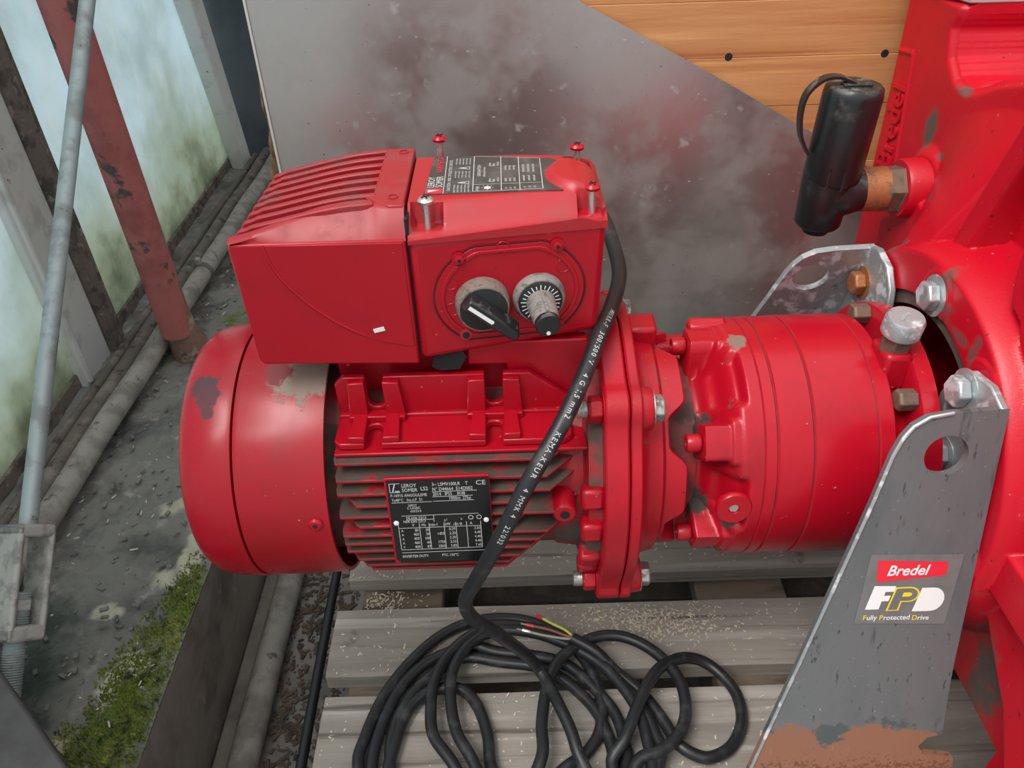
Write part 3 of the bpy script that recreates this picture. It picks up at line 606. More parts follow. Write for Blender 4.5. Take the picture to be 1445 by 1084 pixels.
sw = spline([(-.1455,-.0502,.4895),(-.1400,-.0502,.4700),(-.1280,-.0502,.4520),(-.1130,-.0502,.4370),(-.0980,-.0502,.4265),(-.0820,-.0502,.4180)], 8)
MB().tube(sw, [.0011]*(len(sw)-12)+[.0011*(1-k/12) for k in range(12)], 8).build('swoosh_edge', 'red_clean', bx)
MB().prism([(-.1455,.4895),(-.1400,.4700),(-.1280,.4520),(-.1130,.4370),(-.0980,.4265),(-.0820,.4180),(-.0625,.4140),(-.0625,.4890)], (0,-.0506,0), (1,0,0), (0,0,1), (0,.003,0)).build('raised_panel', 'red_clean', bx, bevel=.0004)
# control half
def yf(x): return -.0500+.0150*(x+.058)/.118
zt0 = .4905
def zr(x): return .4890+.0060*(x+.058)/.118
cp = []
MB().add([( -.0594,yf(-.0585),.4020),(.0585,yf(.0585),.4120),(.0585,.044,.4120),(-.0594,.050,.4020), (-.0594,yf(-.0585),zr(-.058)),(.0605,yf(.0605),zr(.060)),(.0605,.044,zr(.06)),(-.0594,.050,zr(-.058))],
    [(3,2,1,0),(4,5,6,7),(0,1,5,4),(1,2,6,5),(2,3,7,6),(3,0,4,7)]).build('housing', 'red_clean', bx, bevel=.005, seg=4)
MB().bb(-.0605,-.0585,-.0465,.047,.405,.5020).build('gasket', 'dark', bx)
# lid as a shaped casting
nxl, nyl = 80, 70; lid = []
LX, LY = np.meshgrid(np.linspace(-.0592,.0608,nxl), np.linspace(0,1,nyl)); YF = -.0500+.0150*(LX+.058)/.118-.0008; YB = .050-.006*sstep(.0,.06,LX); Y_ = YF+(YB-YF)*LY
df = np.minimum(Y_-YF, 1); db = YB-Y_; dr = .0608-LX
zl = .4900+.0060*(LX+.058)/.118
rise = np.minimum(sstep(0,.0215,df), sstep(-.006,.012,db)); rise = np.minimum(rise, .35+.65*sstep(.0,.020,dr))
Zl = zl*(1-rise)+.5055*rise
lobe = np.hypot((LX-.0480)/.0250, (Y_-.0040)/.0270); Zl = Zl+.0042*sstep(1.0,.72,lobe)*sstep(.0,.010,dr)
Zl = np.where(dr < .004, Zl-.004*(1-sstep(0,.004,dr)), Zl)
for cx, cy, rr in ((-.0475,-.0400,.0088),(.0515,-.0290,.0080),(.0470,.0290,.0080)):
    Zl = Zl-sstep(rr*1.1,rr*.92,np.maximum(abs(LX-cx),abs(Y_-cy)))*np.clip(Zl-.4925,0,.02)
P = [[(LX[j,i],Y_[j,i],Zl[j,i]) for i in range(nxl)] for j in range(nyl)]
lb = MB().grid(P)
for row, fl_ in ((P[0],False),(P[-1],True)): lb.grid([[(q[0],q[1],.4875) for q in row],row], fl_)
lb.grid([[(r_[-1][0],r_[-1][1],.4875) for r_ in P],[r_[-1] for r_ in P]]); lb.grid([[(r_[0][0],r_[0][1],.4875) for r_ in P],[r_[0] for r_ in P]], True)
ld = lb.build('lid', 'red_lid', bx, smooth=50)
for (cx, cy, zb, m_) in ((-.0475,-.0400,.4925,'screw'),(.0515,-.0290,.4930,'red_clean'),(.0470,.0290,.4990,'red_clean'),(-.0440,.0480,.5000,'red_clean')):
    h_ = .0200 if cy < 0 else .0165
    s_ = MB().lathe([(0,.0021),(h_-.0038,.0021),(h_-.0036,.0042),(h_-.002,.0047),(h_-.0006,.0036),(h_,0)], (cx,cy,zb), (.02*random.uniform(-1,1),.03,1), 24).build('lid_screw', 'screw', bx)
    MB().lathe([(h_-.0036,.0044),(h_-.0018,.0049),(h_-.0003,.0036),(h_+.0003,.0012)], (cx,cy,zb), (0,.03,1), 24, cap=False).build('screw_head', m_, s_)
    MB().box((cx,cy+.0005,zb+h_+.0002), (.0050,.0009,.0008), Matrix.Rotation(.5,3,'Z')).box((cx,cy+.0005,zb+h_+.0002), (.0009,.0050,.0008), Matrix.Rotation(.5,3,'Z')).build('cross_slot', 'dark', s_)
# dark printed label on the lid
zlab = .50585
lp = [(-.0505,-.0205),(.0405,-.0195)]
for k in range(13):
    t = R(-62-56*k/12*1.0) if False else math.pi*(1.28+(-.56)*k/12); lp.append((.0480+.0262*math.cos(t), .0040+.0282*math.sin(t)))
lp = [(-.0505,-.0215),(.0350,-.0200),(.0300,-.0130),(.0262,-.0060),(.0246,.0020),(.0255,.0095),(.0290,.0170),(.0350,.0255),(.0300,.0300),(-.0020,.0360),(-.0470,.0385)]
lab = MB().prism(lp, (0,0,zlab-.0004), (1,0,0), (0,1,0), (0,0,.0006)).build('label', 'label_grey', bx)
T2 = MB(); T3 = MB(); lz = zlab+.0004
def t2(st, x, y, size, sx=.9, al='L', mb=None): (mb or T2).text(st, size, (x,y,lz), (0,1,0), (-1,0,0), sx, al)
def l2(x0, y0, x1, y1, w=.0004):
    if abs(x1-x0) > abs(y1-y0): q = [(x0,y0-w/2),(x1,y1-w/2),(x1,y1+w/2),(x0,y0+w/2)]
    else: q = [(x0-w/2,y0),(x0+w/2,y0),(x1+w/2,y1),(x1-w/2,y1)]
    T2.add([(a,b_,lz) for a,b_ in q], [(0,1,2,3)])
t2('LEROY', -.0445, -.0120, .0062, .85); t2('SOMER', -.0395, -.0120, .0062, .85); t2('VARMECA', -.0405, .0105, .0062, .95, mb=T3)
T3.add([(-.0495,-.0208,lz),(-.0395,-.0205,lz),(-.0395,-.0140,lz),(-.0495,-.0140,lz)], [(0,1,2,3)])
T2.add([(-.0480,-.0195,lz+.0002),(-.0410,-.0165,lz+.0002),(-.0480,-.0160,lz+.0002)], [(0,1,2)])
l2(-.0385,-.0210,-.0385,.0378); t2('CAUTION : RISK OF ELECTRIC SHOCK', -.0345, -.0180, .0030, .95)
for y in (-.0060, .0170):
    for q in (((-.0305,y),(-.0230,y-.0022)),((-.0305,y),(-.0230,y+.0022))):
        (x0,y0),(x1,y1) = q; T2.add([(x0,y0-.0002,lz),(x1,y1-.0002,lz),(x1,y1+.0003,lz),(x0,y0+.0003,lz)], [(0,1,2,3)])
    l2(-.0232,y-.0024,-.0232,y+.0024); l2(-.0285,y,-.0250,y,.0008)
for k in range(5):
    t2('power off before', -.0315+.0022*k, -.0200, .0019, .85); t2('read the manual', -.0315+.0022*k, .0015, .0019, .85); t2('wait five minutes', -.0315+.0022*k, .0230, .0019, .8)
for q in ((-.0205,-.0195,-.0205,.0365),(-.0030,-.0195,-.0030,.0350),(.0085,-.0195,.0085,.0335),(.0225,-.0180,.0225,.0300)): l2(*q)
l2(-.0205,-.0195,.0225,-.0180); l2(-.0205,-.0095,.0225,-.0085,.0003); l2(-.0205,.0365,.0225,.0305,.0003)
t2('PWR', -.0165, -.0185, .0032); t2('DESIGNATION', -.0160, .0035, .0030); t2('reference inverter', -.0130, .0020, .0024)
for k, st in enumerate(('green', 'flash', 'red on')): t2(st, -.0095+.0026*k, -.0060, .0027); t2(st, -.0095+.0026*k, .0190, .0027)
for k in range(3):
    t2('status', .0005+.0027*k, -.0060, .0026); t2('running', .0005+.0027*k, .0120, .0026); t2('on', .0005+.0027*k, -.0170, .0026)
    t2('overload', .0120+.0032*k, -.0060, .0027); t2('thermal fault', .0120+.0032*k, .0080, .0027); t2('x%d' % (k+1), .0120+.0032*k, -.0160, .0026)
T2.lathe([(0,.0022),(.0001,.0001)], (-.0115,-.0145,lz), (0,0,1), 12, cap=False)
for k in range(8):
    a = k*math.pi/4; T2.add([(-.0115+math.cos(a+d)*r_, -.0145+math.sin(a+d)*r_, lz) for d, r_ in ((-.1,.0027),(.1,.0027),(.0,.0042))], [(0,1,2)])
T2.build('lettering', 'silverprint', lab, smooth=0); T3.build('red_lettering', 'redprint', lab, smooth=0)
# oval control plate, knobs and their screws on the angled front face
fu = Vector((.118,.0150,0)).normalized(); fn = Vector((fu.y,-fu.x,0)); fv = Vector((0,0,1))
def fp(x, z, h=0): return Vector((x, yf(x), z))+fn*h
def oval(rx, rz, n=72):
    return [(rx*math.cos(t)*(1 if True else 1), max(-rz*.90, min(rz, rz*1.12*math.sin(t)))) for t in [2*math.pi*k/n for k in range(n)]]
oc = fp(.0005,.4475); 
opl = MB().prism(oval(.0475,.0345), oc, fu, fv, fn*.0008).build('control_plate', 'red_clean', bx, bevel=.0004)
def ring2(pi, po_, h): 
    b = MB(); n = len(pi)
    vs = [oc+fu*a+fv*b_+fn*.0006 for a,b_ in po_]+[oc+fu*a+fv*b_+fn*h for a,b_ in po_]+[oc+fu*a+fv*b_+fn*h for a,b_ in pi]+[oc+fu*a+fv*b_+fn*.0006 for a,b_ in pi]; fs = []
    for k in range(n):
        l = (k+1) % n
        for q in range(3): fs.append((q*n+k, q*n+l, (q+1)*n+l, (q+1)*n+k))
    return b.add(vs, fs)
ring2(oval(.0480,.0350), oval(.0486,.0356), .0003+.0006).build('plate_joint', 'dark', opl)
ring2(oval(.0415,.0300), oval(.0440,.0322), .0018).build('plate_rim', 'red_clean', opl, bevel=.0004)
for x, z in ((-.0300,.4755),(.0300,.4790),(.0310,.4225)):
    s_ = MB().lathe([(0,.0044),(.0012,.0044),(.0012,.0030),(.0026,.0029),(.0030,.0016),(.0030,0)], fp(x,z,.0006), fn, 20).build('plate_screw', 'red_clean', opl)
    MB().cyl(fp(x,z,.0036), fn, .0012, .0003, 6).build('socket', 'dark', s_)
s_ = MB().lathe([(0,.0042),(.0015,.0040),(.0016,.0026)], fp(-.0290,.4205,.0006), fn, 20).build('screw_hole', 'red_lid', opl); MB().cyl(fp(-.0290,.4205,.0024), fn, .0024, .0003, 16).build('bore', 'dark', s_)
for x, z in ((-.003,.4800),(.034,.4640),(-.036,.4590),(-.036,.4400)): MB().lathe([(0,.0048),(.0003,.0046),(.0003,.0042),(0,.0040)], fp(x,z,.0008), fn, 24, cap=False).build('moulding_mark', 'red_clean', opl)
# rotary switch
kc = fp(-.0175,.4445)
k1 = MB().lathe([(0,.0172),(.004,.0172),(.0095,.0165),(.0115,.0160),(.0118,.0150)], kc, fn, 48).build('rotary_switch', 'knob_ring', bx, smooth=50)
MB().lathe([(.0100,.0150),(.0120,.0150),(.0122,.0145)], kc, fn, 48).build('switch_disc', 'black', k1)
ka = R(-40); hu = fu*math.cos(ka)+fv*math.sin(ka); hv = fn.cross(hu)
hp = [(-.0150,-.0052),(-.0150,.0052),(-.0130,.0068),(.0090,.0062),(.0240,.0054),(.0262,.0020),(.0262,-.0020),(.0240,-.0054),(.0090,-.0062),(-.0130,-.0068)]
hbm = MB(); n_ = len(hp)
lo = [kc+fn*.0115+hu*a+hv*b_ for a,b_ in hp]; hi = [kc+fn*(.0205+.003*(a+.015)/.04)+hu*(a*.97+.0003)+hv*(b_*.62) for a,b_ in hp]
hbm.add(lo+hi, [tuple(range(n_)), tuple(range(n_,2*n_))[::-1]]+[(k,k+n_,(k+1)%n_+n_,(k+1)%n_) for k in range(n_)])
hd = hbm.build('switch_handle', 'black', k1, bevel=.0012)
def hq(a, b_): return kc+fn*(.0208+.003*(a+.015)/.04)+hu*a+hv*b_
MB().add([hq(-.0128,-.0013),hq(.0055,-.0013),hq(.0062,0),hq(.0055,.0013),hq(-.0128,.0013)], [(0,1,2,3,4)]).build('pointer_mark', 'white', hd)
# speed dial
dc = fp(.0185,.4440)
k2 = MB().lathe([(0,.0168),(.004,.0168),(.0065,.0155),(.0075,.0150)], dc, fn, 48).build('speed_dial', 'knob_grey', bx, smooth=50)
dd = MB().lathe([(.0070,.0142),(.0085,.0140),(.0090,.0132)], dc, fn, 48).build('dial_disc', 'black', k2)
T4 = MB()
for k in range(21):
    a = R(-50+280*k/20-0); ca, sa = math.cos(a), math.sin(a); r0_, r1_ = (.0092,.0128) if k % 2 == 0 else (.0098,.0122); w_ = .00035
    q = [(r0_,-w_),(r1_,-w_),(r1_,w_),(r0_,w_)]
    T4.add([dc+fn*.0092+(fu*(x*ca-y*sa)+fv*(x*sa+y*ca)) for x,y in q], [(0,1,2,3)])
T4.build('dial_scale', 'white', dd)
st_ = MB().lathe([(.0085,.0092),(.020,.0086),(.0330,.0078)], dc, fn, 36).build('dial_knob', 'knob_grey', k2)
MB().lathe([(.0325,.0080),(.0352,.0079),(.0360,.0070)], dc, fn, 36).build('knob_cap', 'black', st_); MB().cyl(dc+fn*.0360+fv*-.0052, fn, .0013, .0003, 16).build('index_dot', 'white', st_)
MB().prism([(-.0008,.0081),(.0008,.0081),(.0008,.0096),(-.0008,.0096)], dc+fn*.010, fu, fv, fn*.0225).build('knob_ridge', 'knob_grey', st_)
# broken knock-out under the box
MB().prism([(-.0535,.3925),(-.0500,.4075),(-.0330,.4070),(-.0300,.4000),(-.0350,.3900),(-.0480,.3890)], (0,-.0430,0), (1,0,0), (0,0,1), (0,-.0012,0)).build('knockout_hole', 'dark', bx)
ps = MB().box((-.0838,-.0511,.4283), (.0072,.0006,.0028), Matrix.Rotation(R(-14),3,'Y')).build('paint_chip', 'white', bx)

# ================================================================== GEARBOX
gb = thing('gearbox', 'red cylindrical reduction gearbox between the motor and the pump', 'gearbox', (.19,0,.19))
MB().prism(flange_poly(.1150, LUG, .0165, .1085), (.0772,0,AZ), (0,1,0), (0,0,1), (.0080,0,0)).build('input_flange', 'red_cast', gb, bevel=.0015)
MB().lathe([(.084,.100),(.088,.094),(.094,.0915),(.103,.0895),(.1055,.086)], AO, AX, 96).build('bell_housing', 'red_cast', gb, smooth=40)
for e in LUG[:3]:
    hb = MB().lathe([(0,.0155),(.008,.0150),(.0095,.0140)], pol(.084,.106,e), AX, 28).build('bolt_seat', 'red_cast', gb)
    hexbolt(gb, 'flange_bolt', pol(.0940,.1075,e), (1,0,0), .0095, .0075, 'bolt', washer=.0012)
MB().box(pol(.0960,.0885,98), (.022,.020,.034), Matrix.Rotation(R(8),3,'X')).build('lifting_boss', 'red_cast', gb, bevel=.003)
gbl = lambda x, r_, e: tuple(pol(x, r_, e)-Vector((.19,0,.19)))
M['red_gear'] = mat('red_gearbox_casting', (.38,.003,.013), .30, 0, [((.27,.005,.013), .42, 0, 14, .5, .72), ((.45,.16,.16), .6, 0, 230, .71, .74)], (380, .22, .0008), spec=.4,
    spots=[(gbl(.150,.086,-4), .0085, (.07,.052,.042), .9), (gbl(.150,.086,58), .006, (.07,.052,.042), .9), (gbl(.164,.092,88), .0075, (.20,.13,.10), .85), (gbl(.132,.062,45), .013, (.045,.032,.026), .9), (gbl(.132,.062,-10), .012, (.06,.045,.036), .9), (gbl(.150,.09,-30), .006, (.08,.055,.045), .9)])
# scalloped adapter ring
rows = []; ne = 240
def lobe_end(e):
    v = 0
    for c, w in ((72,17),(14,17),(128,17),(-44,17),(186,17),(244,17)):
        d = abs((e-c+180) % 360-180); v = max(v, float(sstep(w+6, w-5, np.array(float(d)))))
    return .1090+.0125*v
ad = MB(); vs = []; fs = []
for k in range(ne):
    e = 360*k/ne; xe = lobe_end(e)
    for x, r_ in ((.1055,.060),(.1055,.0840),(xe-.001,.0840),(xe,.0830),(xe,.060)): vs.append(pol(x, r_, e))
for k in range(ne):
    l = (k+1) % ne
    for q in range(4): fs.append((k*5+q, l*5+q, l*5+q+1, k*5+q+1))
ad.add(vs, fs).build('adapter_ring', 'red_cast', gb, smooth=40)
MB().lathe([(.104,.062),(.118,.060),(.132,.063)], AO, AX, 64).build('neck', 'grime', gb)
for e in (112, 124): MB().cyl(pol(.112,.072,e), AX, .0055, .020, 16).build('coupling_bolt', 'red', gb)
# cast end: cylindrical height field with six bolt bosses and sunken windows
nxg, neg = 46, 300; BO = (98,38,-22,158,218,278); G = []
xs_ = np.linspace(.1275,.1720,nxg); es_ = np.linspace(0,360,neg, endpoint=False)
XX, EE = np.meshgrid(xs_, es_)
base = .060+.0335*sstep(.134,.1600,XX); 
RRg = base.copy()
for e in BO:
    d = np.abs((EE-e+180) % 360-180)
    bs = sstep(12.5,7.5,d)*sstep(.1300,.1318,XX); RRg = np.maximum(RRg, .060+(.0905-.060)*bs)
    side = sstep(17,9,d); RRg = np.maximum(RRg, .060+(.0925-.060)*side*sstep(.140,.152,XX))
for e in (68, 8, -52, 128):                                   # windows between the bosses
    d = np.abs((EE-e+180) % 360-180); RRg = RRg-.0085*sstep(15,10,d)*sstep(.1640,.1590,XX)*sstep(.1400,.1500,XX)
RRg = np.where(XX > .1665, .0935, np.minimum(RRg, .0935))
vs = []; fs = []
for k in range(neg):
    for i in range(nxg): vs.append(pol(float(XX[k,i]), float(RRg[k,i]), float(EE[k,i])))
for k in range(neg):
    l = (k+1) % neg
    for i in range(nxg-1): fs.append((k*nxg+i, l*nxg+i, l*nxg+i+1, k*nxg+i+1))
MB().add(vs, fs).build('cast_end', 'red_gear', gb, smooth=60)
for e in BO[:4]:
    b_ = MB().lathe([(0,.0062),(.0012,.0066),(.0088,.0066),(.0100,.0058),(.0100,.0034),(.0080,.0032),(.0080,0)], pol(.1305,.0810,e), (-1,0,0), 24).build('cap_screw', 'red_clean', gb, smooth=40)
pg = MB().lathe([(0,.0128),(.0030,.0128),(.0042,.0118),(.0042,.0040),(.0010,.0040),(.001,0)], pol(.1530,.0905,8), rad(8), 36).build('oil_plug', 'red_clean', gb, smooth=40)
MB().cyl(pol(.1530,.0920,8), rad(8), .0038, .0012, 6).build('hex_socket', 'screw', pg)
for a, b_, n_, r_ in ((.1726,.1812,'ring_section',.0940),(.1820,.2062,'ring_section',.0940),(.2070,.2505,'ring_section',.0943),(.2513,.2625,'output_cover',.0938)):
    MB().lathe([(a,.085),(a,r_-.0008),(a+.0008,r_),(b_-.0008,r_),(b_,r_-.0008),(b_,.085)], AO, AX, 128).build(n_, 'red_clean', gb, smooth=40)
MB().lathe([(.1700,.0928),(.255,.0928)], AO, AX, 96).build('joint_core', 'grime', gb)
MB().box(pol(.150,.0905,108), (.030,.012,.010), Matrix.Rotation(R(18),3,'X')).build('cast_lug', 'red_cast', gb, bevel=.003)
MB().lathe([(.2625,.086),(.2655,.084),(.270,.080),(.276,.0785)], AO, AX, 96).build('output_neck', 'red', gb, smooth=50)
MB().lathe([(.2755,.078),(.2760,.1000),(.2775,.1025),(.2890,.1025),(.2890,.08)], AO, AX, 96).build('output_flange', 'red', gb, smooth=40)
MB().box(pol(.2690,.088,74), (.020,.028,.030), Matrix.Rotation(R(-4),3,'X')).build('breather_boss', 'red', gb, bevel=.004)
br_ = MB().lathe([(0,.0108),(.015,.0108)], pol(.2690,.1000,76), (0,-.10,1), 6).build('breather_plug', 'brass_dull', gb, bevel=.0008, smooth=20)
MB().lathe([(.0145,.0118),(.0160,.0132),(.0270,.0132),(.0292,.0118),(.0292,0)], pol(.2690,.1000,76), (0,-.10,1), 36).build('breather_cap', 'galv', br_, smooth=40)
hexbolt(gb, 'flange_bolt', pol(.2760,.0955,54), (-1,0,0), .0080, .0130, 'brass_dull')
hexbolt(gb, 'flange_bolt', pol(.2760,.0955,20), (-1,0,0), .0080, .0130, 'brass_dull')
hexbolt(gb, 'flange_bolt', pol(.2760,.0955,112), (-1,0,0), .0080, .0130, 'brass_dull')

# ================================================================== PUMP
pu = thing('hose_pump', 'large bright red cast hose pump standing at the right edge', 'pump', (.40,0,0))
M['red_pump'] = mat('red_pump_paint', (.47,.003,.015), .34, 0, [((.38,.005,.015), .42, 0, 9, .5, .75), ((.45,.17,.17), .6, 0, 200, .68, .73), ((.10,.01,.012), .7, 0, 160, .67, .71)], (420, .22, .0007), spec=.35, attr=[('grime', (.085,.062,.052), .9, 60)])
NY, NZ = 430, 430; F0 = .350
zz = np.linspace(0,.562,NZ); tt = np.linspace(0,1,NY); TT, ZZ = np.meshgrid(tt, zz)
yfar = .200+.036*np.clip(ZZ/.328,0,1)+.022*np.clip((ZZ-.328)/.218,0,1.2); ynear = -.28
YY = yfar+(ynear-yfar)*TT
NP = [(.166,.60),(.168,.552),(.171,.543),(.163,.525),(.148,.514),(.128,.511),(.111,.518),(.093,.528),(.060,.540),(.0,.547),(-.16,.547),(-.16,.60)]
def snap(fn, w):                                              # slide grid points onto a contour so that its edge runs clean
    global YY, ZZ
    s0 = fn(YY, ZZ); e = 2e-4; gy = (fn(YY+e,ZZ)-s0)/e; gz = (fn(YY,ZZ+e)-s0)/e; m = np.abs(s0) < w; m[:, [0,-1]] = False; m[[0,-1], :] = False
    YY = np.where(m, YY-gy*s0, YY); ZZ = np.where(m, ZZ-gz*s0, ZZ)
snap(lambda y, z: sdpoly(NP, y, z), .0009); snap(lambda y, z: np.hypot(y, z-AZ)-.1125, .0009)
rr_ = np.hypot(YY, ZZ-AZ)
def plateau(poly, hh, w): return hh*sstep(w, 0, sdpoly(poly, YY, ZZ))
def seg_d(a, b_):
    a, b_ = np.array(a), np.array(b_); e = b_-a; t = np.clip(((YY-a[0])*e[0]+(ZZ-a[1])*e[1])/(e@e), 0, 1); return np.hypot(YY-a[0]-e[0]*t, ZZ-a[1]-e[1]*t)
h = np.zeros_like(YY)
vis = sstep(.350,.372,ZZ)
# rib from the hub ring to the top: long slope on the far side, sharp drop on the near side
rl = np.interp(ZZ, [.36,.410,.474,.512,.56], [.042,.030,.014,.002,-.012]); d_ = YY-rl
h = np.maximum(h, .024*np.where(d_ >= 0, sstep(.036,.014,d_), sstep(-.010,-.001,d_))*vis)
rl2 = np.interp(ZZ, [.37,.40,.427,.432,.444,.458,.56], [-.085,-.075,-.056,-.042,-.037,-.034,-.030])
h = np.maximum(h, .030*sstep(.012,-.008,YY-rl2)*vis)
h = h-.008*sstep(0,-.01,d_)*sstep(0,.01,YY-rl2)*vis
h = np.maximum(h, .036*np.clip(1-(rr_-.142)/.100, 0, 1)**1.15*sstep(.0,.03,YY-rl)*sstep(.150,.085,YY))      # flare into the hub
h = np.maximum(h, .045*sstep(.160,.142,rr_))                                     # hub ring
for e in (92.5,142,54,-2,185):
    by, bz = -.122*math.cos(R(e)), AZ+.122*math.sin(R(e)); h = np.maximum(h, .0465*sstep(.028,.0185,np.hypot(YY-by,ZZ-bz)))
h = np.maximum(h, plateau([(.166,.385),(.118,.425),(.085,.410),(.120,.350),(.156,.352)], .016, .010))
h = np.maximum(h, .006*sstep(.036,.026,np.hypot(YY-.140,ZZ-.427)))
h = np.maximum(h, plateau([(-.105,.303),(-.32,.303),(-.32,.272),(-.108,.270)], .036, .012))
h = np.maximum(h, plateau([(-.125,.250),(-.160,.220),(-.191,.197),(-.225,.150),(-.240,.02),(-.32,.02),(-.32,.250)], .022, .014))
h = np.maximum(h, plateau([(-.055,.378),(-.084,.392),(-.32,.410),(-.32,.335),(-.085,.330)], .032, .014))
h = h+.0016*sstep(.0024,.0008,np.minimum(seg_d((.196,.410),(.2215,.512)), seg_d((.2215,.512),(.246,.508))))
notch = sdpoly(NP, YY, ZZ)
h = h-.005*sstep(.008,0,notch)**2
h = np.where(notch < -.0003, -.095, h); h = np.where(rr_ < .1122, -.04, h)
eg = np.minimum(np.minimum(yfar-YY, YY-ynear), np.minimum(ZZ, .562-ZZ)); h = h-.006*sstep(.006,0,eg)**2*(h > -.03)
gr = np.zeros_like(h)
def gb_(y, z, ry, rz, k=.55):
    global gr; gr = np.maximum(gr, k*np.clip(1.3-np.hypot((YY-y)/ry,(ZZ-z)/rz),0,1))
gb_(.160,.470,.015,.026,.66); gb_(.128,.458,.012,.006,.6); gb_(.172,.372,.006,.028,.62); gb_(.100,.437,.010,.008,.55); gb_(.085,.402,.012,.008,.6); gb_(.13,.348,.035,.006,.55); gb_(-.002,.420,.014,.018,.55); gb_(-.012,.40,.022,.02,.45); gb_(-.055,.400,.010,.02,.55); gb_(-.03,.398,.03,.008,.5)
gb_(-.11,.315,.02,.012,.55); gb_(-.105,.335,.02,.03,.4); gb_(-.15,.17,.035,.09,.66); gb_(-.11,.20,.03,.04,.62); gb_(.128,.508,.02,.006,.6); gb_(-.125,.262,.03,.008,.55)
pm = MB().grid([[(F0-h[j,i], YY[j,i], ZZ[j,i]) for i in range(NY)] for j in range(NZ)])
def open_gap(f): y = sum(pm.v[i][1] for i in f)/4; z = sum(pm.v[i][2] for i in f)/4; return z < .130 and -.187 < y < .150
pm.f = [f for f in pm.f if not open_gap(f)]
pm.at = {'grime': gr.ravel().tolist()}
pm.build('casing_cover', 'red_pump', pu, smooth=50)
# body behind the cover
B = [(.150,.130),(.150,0),(.200,0),(.235,.328),(.257,.560),(.170,.560),(.172,.544),(.163,.525),(.128,.511),(.093,.528),(.060,.540),(0,.547),(-.278,.547),(-.278,0),(-.187,0),(-.187,.130)]
MB().prism(B, (.4455,0,0), (0,1,0), (0,0,1), (.11,0,0)).build('casing_body', 'red_pump', pu)
MB().grid([[(F0, .150, .130), (.446, .150, .130)], [(F0, -.187, .130), (.446, -.187, .130)], [(F0, -.187, 0), (.446, -.187, 0)]], True).build('casing_underside', 'red_pump', pu, smooth=20)
MB().grid([[(F0-h[j,0], yfar[j,0], zz[j]), (.555, yfar[j,0], zz[j])] for j in range(0, NZ, 8)], True).build('casing_side', 'red_pump', pu)
MB().grid([[(F0-h[j,-1], ynear, zz[j]), (.555, ynear, zz[j])] for j in range(0, NZ, 8)]).build('casing_side', 'red_pump', pu)
MB().bb(F0+.005,.55,.171,.2565,.553,.5612).build('casing_top', 'red_pump', pu, bevel=.001)
MB().lathe([(.309,.1123),(.395,.1120),(.395,0)], AO, AX, 96, cap=False).build('housing_bore', 'ringdark', pu)
MB().lathe([(.3085,.1015),(.3080,.1122),(.3120,.1122),(.3120,.1015)], AO, AX, 128, cap=False).build('seal_ring', 'seal', pu, smooth=40)
def text3(st, size, depth, o, u, v, nrm, shear=0, sx=1.):
    c = bpy.data.curves.new('t', 'FONT'); c.body = st; c.size = 1; c.resolution_u = 3; c.extrude = depth/size; c.shear = shear; c.offset = .012
    ob = bpy.data.objects.new('t', c); COL.objects.link(ob); me = bpy.data.meshes.new_from_object(ob.evaluated_get(bpy.context.evaluated_depsgraph_get()))
    b = MB(); o, u, v, nrm = map(Vector, (o,u,v,nrm))
    b.add([o+u*(q.co.x*size*sx)+v*(q.co.y*size)+nrm*(q.co.z*size) for q in me.vertices], [tuple(p.vertices) for p in me.polygons])
    bpy.data.objects.remove(ob); return b
su = Vector((0,.010,.085)).normalized(); sv = Vector((-1,0,0)).cross(su)
text3('Bredel', .036, .0018, (F0-.0004,.2065,.413), su, sv, (-1,0,0), 0, .78).build('raised_lettering', 'red_pump', pu, smooth=30)
# alloy plate on top
MB().prism([(F0+.004,.168),(F0+.012,.1665),(.64,.1665),(.64,.262),(F0-.004,.262),(F0-.004,.205)], (0,0,.5620), (1,0,0), (0,1,0), (0,0,.020)).build('top_plate', 'alu', pu, bevel=.001)
hexbolt(pu, 'ring_bolt', (F0-.0470, -.122*math.cos(R(92.5)), AZ+.122*math.sin(R(92.5))), (-1,0,0), .0112, .0085, 'galv', washer=.0015)
MB().lathe([(-.01,.0245),(.021,.0245),(.0240,.0230),(.0243,.0175)], (F0,.140,.427), (-1,0,0), 48).build('sensor_boss', 'red_pump', pu, smooth=40)

# ================================================================== BRACKET LEGS
def prism_h(poly, holes, o, u, v, w):
    from mathutils.geometry import tessellate_polygon
    o, u, v, w = map(Vector, (o,u,v,w)); loops = [poly]+holes; flat = [p for l in loops for p in l]
    tr = tessellate_polygon([[Vector((a,b,0)) for a,b in l] for l in loops]); n = len(flat); fs = []
    sgn = u.cross(v).dot(w) > 0
    for t in tr:
        a, b, c = [Vector((*flat[i],0)) for i in t]; t = tuple(t)
        if (b-a).cross(c-a).z < 0: t = t[::-1]
        top, bot = tuple(i+n for i in t), t[::-1]
        if not sgn: top, bot = top[::-1], bot[::-1]
        fs += [top, bot]
    k = 0
    for li, l in enumerate(loops):
        m = len(l); ar = sum(l[i][0]*l[(i+1)%m][1]-l[(i+1)%m][0]*l[i][1] for i in range(m)); ccw = (ar > 0) == (li == 0)
        for i in range(m):
            a, b = k+i, k+(i+1)%m; q = (a,b,b+n,a+n)
            if ccw != sgn: q = q[::-1]
            fs.append(q)
        k += m
    return MB().add([o+u*a+v*b for a,b in flat]+[o+u*a+v*b+w for a,b in flat], fs)
